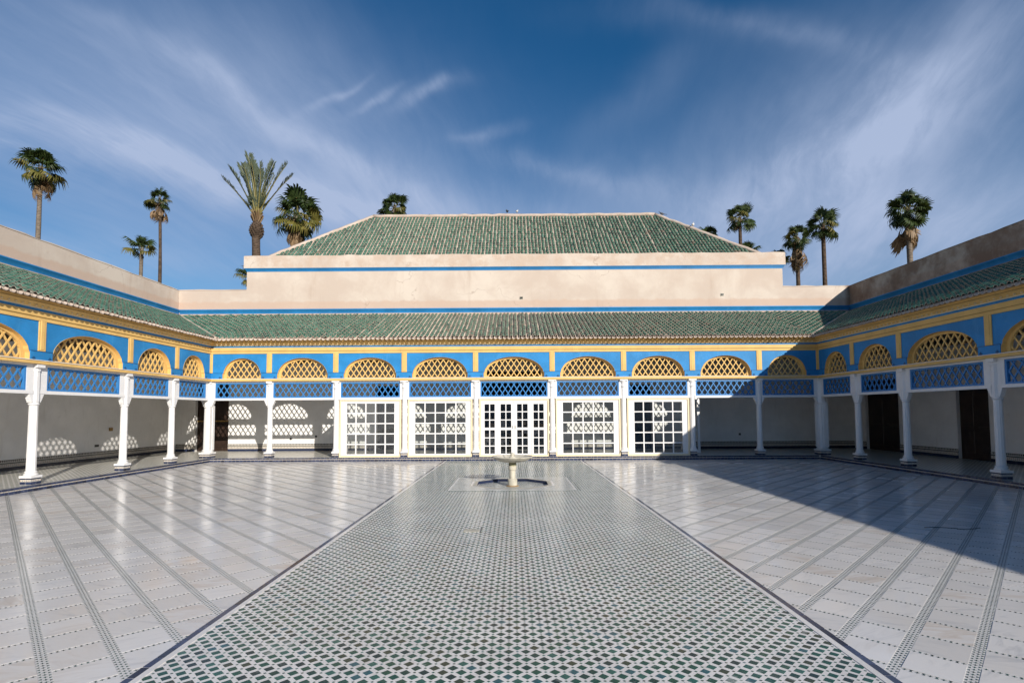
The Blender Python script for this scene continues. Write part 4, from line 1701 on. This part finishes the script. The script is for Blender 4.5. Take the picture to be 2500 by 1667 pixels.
# ---- rooms painted near black behind the openings, and doors
for a, c, zt in rear_ops:
    if a < -12:
        continue
    b = MB()
    x0, x1, y0, y1 = a - .5, c + .5, BACK + .401, BACK + 3.2
    b.poly([(x0, y0, 0), (x1, y0, 0), (x1, y1, 0), (x0, y1, 0), (x0, y0, 4), (x1, y0, 4), (x1, y1, 4), (x0, y1, 4)],
           [(0, 1, 2, 3), (4, 7, 6, 5), (1, 5, 6, 2), (2, 6, 7, 3), (3, 7, 4, 0)])
    b.build('inner_room', 'dark', A_rear)
for a, c, zt in right_ops:
    b = MB(frame_right, True)
    b.box(a, c, GD + .15, GD + .22, Z_STEP, zt)
    for k in range(2):
        m_ = a + (c - a) * (k + .5) / 2
        for z0, z1 in ((.35, 1.1), (1.2, zt - .2)):
            b.cbox(m_ - (c - a) / 4 + .08, m_ + (c - a) / 4 - .08, GD + .135, GD + .151, z0, z1, .012)
    b.build('door', 'door_wood', A_right)
a, c, zt = rear_ops[0]
b = MB(frame_rear)
b.box(a, c, GD + .16, GD + .22, Z_STEP, zt)
for k in range(2):
    m_ = a + (c - a) * (k + .5) / 2
    for z0, z1 in ((.3, .62), (.70, 1.32), (1.55, 2.2), (2.3, 3.0)):
        b.cbox(m_ - (c - a) / 4 + .09, m_ + (c - a) / 4 - .09, GD + .14, GD + .161, z0, z1, .018)
dr = b.build('door', 'door_wood', A_rear)
MB(frame_rear).box(a + .02, c - .02, GD + .125, GD + .159, 1.42, 1.47).build('gold_rail', 'gold', dr)

# ---- glazed bays of the rear arcade
for i in (2, 3, 5, 6):
    s0, s1, a0, a1, kind = rear_bays[i]
    f0, f1 = s0 + .125, s1 - .125
    b = MB(frame_rear)
    b.box(f0, f0 + .055, -.05, .08, Z_STEP, Z_BEAM0 - .002)
    b.box(f1 - .055, f1, -.05, .08, Z_STEP, Z_BEAM0 - .002)
    b.box(f0 + .055, f1 - .055, -.05, .08, Z_BEAM0 - .055, Z_BEAM0 - .002)
    b.box(f0 + .055, f1 - .055, -.05, .08, Z_STEP, Z_STEP + .06)
    b.build('window_surround', 'cream', A_rear)
    glazed_unit(frame_rear, False, 'window', f0 + .056, f1 - .056, Z_STEP + .061, Z_BEAM0 - .056, 5, 5, A_rear, (.21, .20), (.045, .085), .042, -.02, .05, pane_d=.012)
s0, s1 = rear_bays[4][:2]
f0, f1 = s0 + .125, s1 - .125
b = MB(frame_rear)
b.box(f0, f0 + .055, -.05, .08, Z_STEP, Z_BEAM0 - .002)
b.box(f1 - .055, f1, -.05, .08, Z_STEP, Z_BEAM0 - .002)
b.box(f0 + .055, f1 - .055, -.05, .08, Z_BEAM0 - .055, Z_BEAM0 - .002)
b.box(f0 + .055, f1 - .055, -.05, .08, Z_STEP, Z_STEP + .05)
b.build('door_surround', 'cream', A_rear)
tot = f1 - f0 - .112
ls = f0 + .056
wds = (.245, .255, .255, .245)
b = MB(frame_rear)
b.box(ls, ls + tot, -.025, .055, Z_BEAM0 - .115, Z_BEAM0 - .056)
b.build('door_head', 'white', A_rear)
for k, wf in enumerate(wds):
    wd = tot * wf
    st_ = ((.135, .085), (.125, .105), (.105, .125), (.085, .135))[k]
    lf = glazed_unit(frame_rear, False, 'door_leaf', ls + .004, ls + wd - .004, Z_STEP + .052, Z_BEAM0 - .118, 2, 6, A_rear, st_, (.045, .075), .034, -.015, .045, groups=True, pane_d=.012)
    if k in (1, 2):
        xk = ls + wd - .05 if k == 1 else ls + .05
        MB(frame_rear).box(xk - .008, xk + .008, -.045, -.0155, 1.16, 1.27).build('handle', 'stone', lf)
    ls += wd


# glazed leaf folded back beside the open bay, and the return screens that close the glazed room
def frame_leaf(s, d, z):
    return (6.10 + s, 19.12 + CD - CD + d, z)


glazed_unit(lambda s, d, z: (6.62 + s, 20.55 + d, z), False, 'open_door_leaf', 0.0, .62, Z_STEP + .01, 2.30, 1, 5, A_rear, .10, (.10, .08), .045, 0, .05, pane_d=.022)
for sx in (-1, 1):
    fr_ = (lambda s, d, z, sx=sx: (sx * (6.50 + d), CD + .12 + s, z))
    glazed_unit(fr_, sx < 0, 'glazed_screen', .02, 1.0, Z_STEP + .002, 2.30, 2, 5, A_rear, .08, (.10, .08), .045, 0, .05, pane_d=.022)

# sockets and small boxes on the gallery walls
for x, z in ((-9.72, .66), (-8.62, .76), (9.78, .76)):
    MB(frame_rear).cbox(x - .045, x + .045, GD - .018, GD - .001, z - .045, z + .045, .006).build('wall_socket', 'socket', A_rear)
MB(frame_left).cbox(18.55, 18.72, GD + .015, GD + .039, .62, .70, .006).build('wall_socket', 'socket', A_left)
MB(frame_left).cbox(19.18, 19.33, GD + .0, GD + .039, 1.16, 1.28, .006).build('junction_box', 'gold', A_left)

# ------------------------------------------------------------------ pavilion behind the arcade
PV = thing('pavilion', 'beige plastered pavilion with a green tiled hip roof rising above the sunlit arcade', 'pavilion', (0, BACK, 4.2))
b = MB()
PX0, PX1, PYB = -11.78, 11.86, 31.4
b.box(PX0, PX1, BACK, PYB, 4.202, 8.02)
b.build('wall', 'plaster', PV)
b = MB()
b.box(PX0 - .10, PX1 + .10, BACK - .10, PYB + .1, 8.16, 8.70)
cope(b, PX0 - .085, PX1 + .085, BACK - .085, PYB + .085, 8.701, 8.735)
b.build('parapet', 'plaster', PV)
b = MB()
for k in range(6):
    e = .012 + .075 * (k / 5) ** 1.5
    b.box(PX0 - e, PX1 + e, BACK - e, PYB + e, 8.021 + k * .023, 8.021 + (k + 1) * .023 - .0005)
b.build('blue_string_course', 'blue', PV)
for px_, py_ in ((.35, 6.78), (9.18, 6.87)):
    b = MB()
    x, z = px_, py_
    b.box(x - .075, x + .075, BACK - .02, BACK - .001, z - .06, z - .045, 0)
    b.box(x - .075, x + .075, BACK - .02, BACK - .001, z + .045, z + .06, 0)
    b.box(x - .075, x - .06, BACK - .02, BACK - .001, z - .045, z + .045, 0)
    b.box(x + .06, x + .075, BACK - .02, BACK - .001, z - .045, z + .045, 0)
    b.box(x - .06, x + .06, BACK - .006, BACK - .001, z - .045, z + .045, 1)
    b.box(x - .05, x + .02, BACK - .05, BACK - .007, z - .035, z + .02, 2)
    b.build('vent', ['stone', 'socket', 'socket'], PV)
RB_Y, RB_Z, RR_Y, RR_Z = 23.3, 8.66, 27.15, 12.03
RBX0, RBX1, RRX0, RRX1 = -11.25, 11.3, -7.36, 7.45
b = MB()
yb2 = 2 * RR_Y - RB_Y
p = [(RBX0, RB_Y, RB_Z), (RBX1, RB_Y, RB_Z), (RBX1, yb2, RB_Z), (RBX0, yb2, RB_Z), (RRX0, RR_Y, RR_Z), (RRX1, RR_Y, RR_Z)]
b.poly(p, [(0, 1, 5, 4), (1, 2, 5), (2, 3, 4, 5), (3, 0, 4), (0, 3, 2, 1)])
pr = b.build('roof', 'mortar', PV)
nrow = int((RBX1 - RBX0) / PITCH)
prow = [(RBX0 + RBX1) / 2 - (nrow - 1) * PITCH / 2 + i * PITCH for i in range(nrow)]


def pav_end(s):
    # depth (from RB_Y) at which row s meets ridge or hip
    if s < RRX0:
        t = (s - RBX0) / (RRX0 - RBX0)
    elif s > RRX1:
        t = (RBX1 - s) / (RBX1 - RRX1)
    else:
        t = 1.0
    return max(0.0, t) * (RR_Y - RB_Y)


tiled_slope(lambda s, d, z: (s, RB_Y + d, z), False, 0.0, prow, 0.0, RB_Z - .02, RR_Y - RB_Y, RR_Z - .02, lambda s: pav_end(s) - .06, lambda s: 0.0, pr)


def wobble(a, c, n):
    a, c = Vector(a), Vector(c)
    return [tuple(a.lerp(c, k / n) + Vector((0, 0, RNG.normal() * .012))) for k in range(n + 1)]


MB().tube(wobble((RRX0, RR_Y, RR_Z + .06), (RRX1, RR_Y, RR_Z + .06), 40), .10, 8).build('ridge', 'mortar', pr, smooth=True)
for (a, c) in (((RBX0, RB_Y, RB_Z + .03), (RRX0, RR_Y, RR_Z + .05)), ((RBX1, RB_Y, RB_Z + .03), (RRX1, RR_Y, RR_Z + .05))):
    MB().tube(wobble(a, c, 20), .10, 8).build('hip', 'mortar', pr, smooth=True)
# green cap tiles along ridge and hips
for a, c, n in (((RRX0, RR_Y + .07, RR_Z + .10), (RRX1, RR_Y + .07, RR_Z + .10), 46), ((RBX0, RB_Y + .08, RB_Z + .09), (RRX0, RR_Y + .08, RR_Z + .10), 20), ((RBX1, RB_Y + .08, RB_Z + .09), (RRX1, RR_Y + .08, RR_Z + .10), 20)):
    a, c = Vector(a), Vector(c)
    dirv = (c - a).normalized()
    quat = dirv.to_track_quat('Y', 'Z')
    for k in range(n):
        q_ = a.lerp(c, (k + .1) / n)
        sc_ = (c - a).length / n / .30
        link('cap_tile', TILE_ME, q_ + Vector((0, 0, RNG.normal() * .006)), pr, quat.to_euler(), (1.3, sc_, 1.0))

# ------------------------------------------------------------------ fountain
FX, FY = FC
F = thing('fountain', 'pale marble pedestal fountain with a wide shallow basin, standing in an octagonal hollow', 'fountain', (FX, FY, -FD))
b = MB()
b.lathe([(.115, -.04), (.118, -.03), (.118, .10), (.112, .115), (.09, .12), (.078, .135), (.076, .32), (.080, .335), (.098, .342), (.100, .43), (.095, .437)], FX, FY, 28)
b.build('pedestal', 'stone', F, smooth=False)
MB().lathe([(.094, .437), (.094, .515), (.10, .52)], FX, FY, 24).build('neck', 'moss', F)
MB().lathe([(.155, -FD + .001), (.155, -FD + .012), (.12, -.039)], FX, FY, 28).build('foot_ring', 'rust', F)
b = MB()
nb = 40
outer = [(.10, .521), (.20, .528), (.33, .556), (.43, .598), (.485, .640), (.505, .652), (.507, .664), (.498, .672)]
inner = [(.478, .670), (.455, .655), (.40, .618), (.30, .588), (.18, .572), (.06, .566)]
b.lathe(outer + inner, FX, FY, nb)
b.build('basin', 'stone', F, smooth=False)
MB().lathe([(.085, .566), (.092, .60), (.088, .635), (.06, .665), (.035, .675), (.045, .69), (.052, .712), (.044, .737), (.02, .755), (.004, .76)], FX, FY, 20).build('finial', 'stone', F, smooth=True)
MB().tube([(FX, FY, .755), (FX + .003, FY, .95)], .007, 6).build('nozzle', 'white', F)
b = MB()
for k in range(4):
    a = k * math.pi / 2 + .5
    b.tube([(FX + .09 * math.cos(a), FY + .09 * math.sin(a), .59), (FX + .16 * math.cos(a), FY + .16 * math.sin(a), .615), (FX + .19 * math.cos(a), FY + .19 * math.sin(a), .60)], .014, 6)
b.build('spouts', 'stone', F)


# ------------------------------------------------------------------ palms
def fan_mesh(seed, name, matn, dead=False):
    r_ = np.random.default_rng(seed)
    b = MB()
    pl = .95 if not dead else .55
    b.tube([(0, 0, 0), (0, pl * .5, .03), (0, pl, .02)], [.03, .022, .014], 4, 1, cap=False)
    n = 19
    for k in range(n):
        a = R(-118 + 236 * k / (n - 1)) + r_.normal() * .03
        L = (.88 - .22 * abs(a) / R(112)) * (1 + r_.normal() * .06)
        if dead:
            a *= .42
            L *= .95
        wd = .066 * (1 if not dead else .8)
        ux, uy = math.sin(a), math.cos(a)
        vx, vy = uy, -ux
        cup = .10 * (abs(a) / 1.9) + r_.normal() * .02
        pts = []
        for t, wk, zz_ in ((0.05, .35, 0.0), (.45, 1.0, cup * .6), (.75, .75, cup * .5 - .05 - .04 * r_.random()), (1.0, .08, -.30 - .30 * r_.random())):
            cx, cy = ux * L * t, pl + uy * L * t
            if t == 1.0:
                cx, cy = ux * L * .90, pl + uy * L * .90
            pts += [(cx - vx * wd * wk, cy - vy * wd * wk, .02 + zz_), (cx + vx * wd * wk, cy + vy * wd * wk, .02 + zz_ + .012)]
        b.poly(pts, [(0, 1, 3, 2), (2, 3, 5, 4), (4, 5, 7, 6)], 0)
    return b.mesh(name, [matn, 'petiole' if not dead else 'fan_dead'])


FAN = {'g': [fan_mesh(s, 'frond', 'fan_green') for s in (1, 2, 3)], 'y': [fan_mesh(s, 'frond', 'fan_yellow') for s in (4, 5)],
       'd': [fan_mesh(s, 'dead_frond', 'fan_dead', True) for s in (6, 7)]}


def orient(az, el, twist=0.0):
    """turn local +Y to bearing az / elevation el"""
    return (Matrix.Rotation(az, 4, 'Z') @ Matrix.Rotation(el, 4, 'X') @ Matrix.Rotation(twist, 4, 'Y')).to_euler()


def fan_palm(x, y, z_top, z_bot, width, label, rt=.15, n=26, skirt=10, bend=(0, 0), trunk='bark_grey', yellow=.18, seed=0, lo=-52, up=86):
    rg = np.random.default_rng(seed + 100)
    P_ = thing('fan_palm', label, 'palm tree', (x, y, -.3), 'palm trees beyond the walls')
    S = width / 4.05                    # fronds reach about 1.75 m at scale 1
    zc = z_top - 1.50 * S
    pth, rad = [], []
    for k in range(15):
        t = k / 14
        pth.append((x + bend[0] * math.sin(math.pi * t) + bend[1] * (1 - t), y, -.3 + (zc + .3) * t))
        rad.append(rt * (1.25 - .35 * t) * (1 + .03 * rg.normal()))
    MB().tube(pth, rad, 10).build('trunk', trunk, P_, smooth=True)
    # fronds stand in loose tufts with air between them
    for k in range(n):
        t = (k + .5) / n
        el = R(up - (up - lo) * t ** 0.85) + rg.normal() * .14
        az = k * 2.39996 + rg.normal() * .35
        kind = 'y' if (rg.random() < yellow * 1.6 and t > .45) else 'g'
        me = FAN[kind][rg.integers(len(FAN[kind]))]
        s_ = S * (1.02 + rg.normal() * .13) * (1.0 if t > .12 else .9)
        link('frond', me, (x + rg.normal() * .05, y + rg.normal() * .05, zc - .35 * S * t), P_, orient(az, el, rg.normal() * .55), (s_, s_, s_))
    L = (zc - z_bot)
    for k in range(skirt):
        az = k * 2.39996 * 1.3 + rg.normal() * .5
        t = rg.random()
        el = R(-66 - 20 * rg.random()) if k > 3 else R(-10 - 35 * rg.random())
        me = FAN['d'][rg.integers(2)]
        s_ = L / 1.45 * (.55 + .50 * rg.random()) if k > 3 else S * .75
        z = zc - (.25 + .55 * t) * S
        link('dead_frond', me, (x + rg.normal() * .10, y + rg.normal() * .10, z), P_, orient(az, el, rg.normal() * .9), (s_ * .50, s_, s_ * .5))
    return P_


fan_palm(-38.75, 42, 23.5, 19.5, 3.9, 'tall fan palm on a pale straight trunk above the long sunlit wall', .17, 28, 20, seed=1, yellow=.25)
fan_palm(-33.0, 48, 22.85, 19.5, 2.7, 'slim fan palm with a small ragged crown on a thin curved trunk', .14, 22, 18, bend=(.45, -.5), trunk='bark_dark', seed=2, yellow=.3)
fan_palm(-32.4, 45, 17.3, 15.0, 3.0, 'short fan palm with an open green crown beside the thin curved trunk', .15, 18, 0, seed=3, lo=-25)
fan_palm(-15.95, 38, 17.95, 14.0, 4.1, 'bushy fan palm with a thick tan skirt of dead leaves behind the tiled roof slope', .22, 32, 34, seed=4, yellow=.35)
fan_palm(-19.25, 38, 12.75, 10.6, 2.3, 'low fan palm half hidden by the corner of the pavilion under the date palm', .15, 24, 2, seed=5, yellow=.3)
fan_palm(-10.35, 45, 20.9, 18.0, 3.0, 'fan palm showing only its crown over the start of the tiled ridge', .17, 30, 3, seed=6, lo=-50)
fan_palm(19.75, 45, 19.7, 16.0, 3.0, 'dark fan palm with a bare trunk rising over the falling roof edge', .16, 24, 3, seed=7, trunk='bark_dark', yellow=.1)
fan_palm(18.05, 48, 18.9, 16.2, 2.5, 'small dark fan palm close against the roof slope', .14, 22, 0, seed=8, yellow=.05)
fan_palm(21.2, 47, 17.0, 14.5, 2.5, 'low bushy palm crown just behind the falling roof edge', .14, 26, 2, seed=9, lo=-60, yellow=.1)
fan_palm(22.6, 44, 15.4, 13.2, 2.2, 'small palm tip peeping over the end of the pavilion parapet', .14, 20, 0, seed=10, yellow=.05)
fan_palm(23.0, 42, 16.75, 12.9, 2.6, 'ragged fan palm with hanging brown leaves close to the pavilion corner', .16, 27, 30, seed=11, trunk='bark_dark', yellow=.08)
fan_palm(25.15, 42, 17.95, 14.0, 2.95, 'dark fan palm with a clean trunk and round crown behind the low parapet', .17, 28, 4, seed=12, trunk='bark_dark', yellow=.05)
fan_palm(30.55, 40, 18.5, 13.9, 3.3, 'large dark dense fan palm alone above the shadowed long wall', .20, 40, 18, seed=13, trunk='bark_grey', yellow=.1, lo=-55)


def date_frond(seed):
    rg = np.random.default_rng(seed)
    b = MB()
    L, n = 4.0, 62
    pts = []
    for k in range(13):
        t = k / 12
        pts.append((0.0, L * t * (1 - .06 * t), .22 * t - .42 * t ** 2.4))
    b.tube(pts, [.055 * (1 - t / 13) + .008 for t in range(13)], 5, 1)

    def at(t):
        q_ = t * 12
        i = min(int(q_), 11)
        return Vector(pts[i]).lerp(Vector(pts[i + 1]), q_ - i)
    for sg in (-1, 1):
        for k in range(n):
            t = .20 + .80 * k / (n - 1)
            o_ = at(t)
            ll = .74 * math.sin(math.pi * min(1, .25 + .75 * (1 - abs(t - .5) * 1.3))) * (1 + rg.normal() * .08)
            ll = max(.20, ll * (1 - .5 * max(0, t - .7) / .3))
            fw = R(34 + 14 * t) + rg.normal() * .06
            up_ = .35 + rg.normal() * .12
            d_ = Vector((sg * math.cos(fw), math.sin(fw) * 1.25, up_)).normalized()
            wv = d_.cross(Vector((0, 0, 1))).normalized() * .034
            mid = o_ + d_ * ll * .55
            tip = o_ + d_ * ll + Vector((0, 0, -.05))
            b.poly([tuple(o_), tuple(mid + wv), tuple(tip), tuple(mid - wv)], [(0, 1, 2, 3)], 0)
    return b.mesh('frond', ['date_leaf', 'petiole'])


DF = [date_frond(s) for s in (21, 22)]
dxp, dyp = -17.9, 36
DP = thing('date_palm', 'date palm with an upright plume of feathery fronds on a thick dark trunk', 'palm tree', (dxp, dyp, -.3), 'palm trees beyond the walls')
pth = [(dxp + .06 * math.sin(k * .7), dyp, -.3 + 14.6 * k / 15) for k in range(16)]
MB().tube(pth, [.30 - .002 * k + .012 * math.sin(k * 2.1) for k in range(16)], 12).build('trunk', 'bark_dark', DP, smooth=True)
b = MB()
rg = np.random.default_rng(5)
for k in range(110):      # bulb of cut leaf bases
    t = k / 110
    az = k * 2.39996
    z = 14.05 + 1.35 * t
    r_ = .22 + .19 * math.sin(math.pi * min(1, t * 1.25 + .08)) - .16 * t
    cx, cy = dxp + r_ * math.cos(az), dyp + r_ * math.sin(az)
    o_ = Vector((cx, cy, z))
    d_ = Vector((math.cos(az), math.sin(az), .9 + t)).normalized()
    b.tube([tuple(o_ - d_ * .12), tuple(o_ + d_ * (.16 + .06 * rg.random()))], [.075, .045], 5)
b.lathe([(.26, 13.95), (.36, 14.3), (.34, 14.75), (.20, 15.3), (.12, 15.5)], dxp, dyp, 12)
b.build('leaf_bases', 'bark_dark', DP)
b = MB()
for k in range(40):
    az = k * 2.39996
    z = 15.1 + .5 * (k / 40)
    r_ = .24 - .12 * (k / 40)
    o_ = Vector((dxp + r_ * math.cos(az), dyp + r_ * math.sin(az), z))
    d_ = Vector((math.cos(az) * .5, math.sin(az) * .5, 1)).normalized()
    b.tube([tuple(o_ - d_ * .1), tuple(o_ + d_ * .45)], [.05, .03], 4)
b.build('leaf_sheaths', 'fan_dead', DP)
spec_f = [(R(95), 63, 1.02), (R(88), 74, 1.04), (R(60), 80, 1.08), (R(108), 80, 1.14), (R(-60), 79, 1.06), (R(-85), 66, 1.08), (R(-95), 52, .96),
          (R(85), 51, .96), (R(0), 82, .92), (R(180), 82, .96), (R(150), 74, .9), (R(30), 72, .88), (R(-40), 72, .9), (R(-140), 74, .92), (R(-100), 77, 1.0)]
for i, (az, el, s_) in enumerate(spec_f):
    s_ *= 1.08
    link('frond', DF[i % 2], (dxp + .05 * math.cos(az), dyp + .05 * math.sin(az), 15.3), DP, orient(az + rg.normal() * .06, R(el) + rg.normal() * .03, rg.normal() * .8), (s_ * .95, s_, s_ * .95))


# ------------------------------------------------------------------ birds on the ridge
def bird(x, y, z, face, pale, label, s=1.0):
    B = thing('bird', label, 'bird', (x, y, z), 'birds on the pavilion roof')
    c, s_ = math.cos(face), math.sin(face)

    def fr_(u, v, w_):
        return (x + (u * c - v * s_) * s, y + (u * s_ + v * c) * s, z + w_ * s)
    b = MB(fr_)
    rings = [(-.17, .012, .09), (-.11, .030, .10), (-.05, .058, .115), (.02, .066, .135), (.075, .052, .165), (.10, .032, .20), (.105, .030, .225), (.115, .030, .245), (.125, .018, .262)]
    n = 8
    pts = []
    for u, r_, w_ in rings:
        for k in range(n):
            a = 2 * math.pi * k / n
            pts.append((u + .4 * r_ * math.sin(a) * (1 if u > .05 else 0), r_ * math.cos(a), w_ + r_ * math.sin(a)))
    f = []
    for q_ in range(len(rings) - 1):
        for k in range(n):
            j = (k + 1) % n
            f.append((q_ * n + k, q_ * n + j, (q_ + 1) * n + j, (q_ + 1) * n + k))
    f += [tuple(range(n))[::-1], tuple(range(len(rings) * n - n, len(rings) * n))]
    b.poly(pts, f)
    b.poly([(.135, -.008, .248), (.135, .008, .248), (.17, 0, .240), (.135, 0, .258)], [(0, 1, 2), (1, 3, 2), (3, 0, 2)])
    b.poly([(-.15, -.03, .09), (-.15, .03, .09), (-.27, .035, .06), (-.27, -.035, .06)], [(0, 1, 2, 3)])
    b.build('body', 'bird_pale' if pale else 'bird_dark', B, smooth=True)
    b = MB(fr_)
    for v in (-.022, .022):
        b.tube([(.0, v, .085), (.01, v, 0.0)], .006, 4)
    b.build('legs', 'rust', B)


bird(-.30, RR_Y, RR_Z + .17, R(110), False, 'dark bird standing near the middle of the tiled ridge')
bird(.22, RR_Y, RR_Z + .17, R(70), True, 'pale bird beside the dark one on the tiled ridge', .9)
bird(7.75, 26.9, RR_Z - .12, R(170), False, 'dark bird perched where the ridge begins to fall')
bird(8.95, 25.7, RR_Z - 1.15, R(60), True, 'white bird upright on the falling hip of the roof', 1.1)
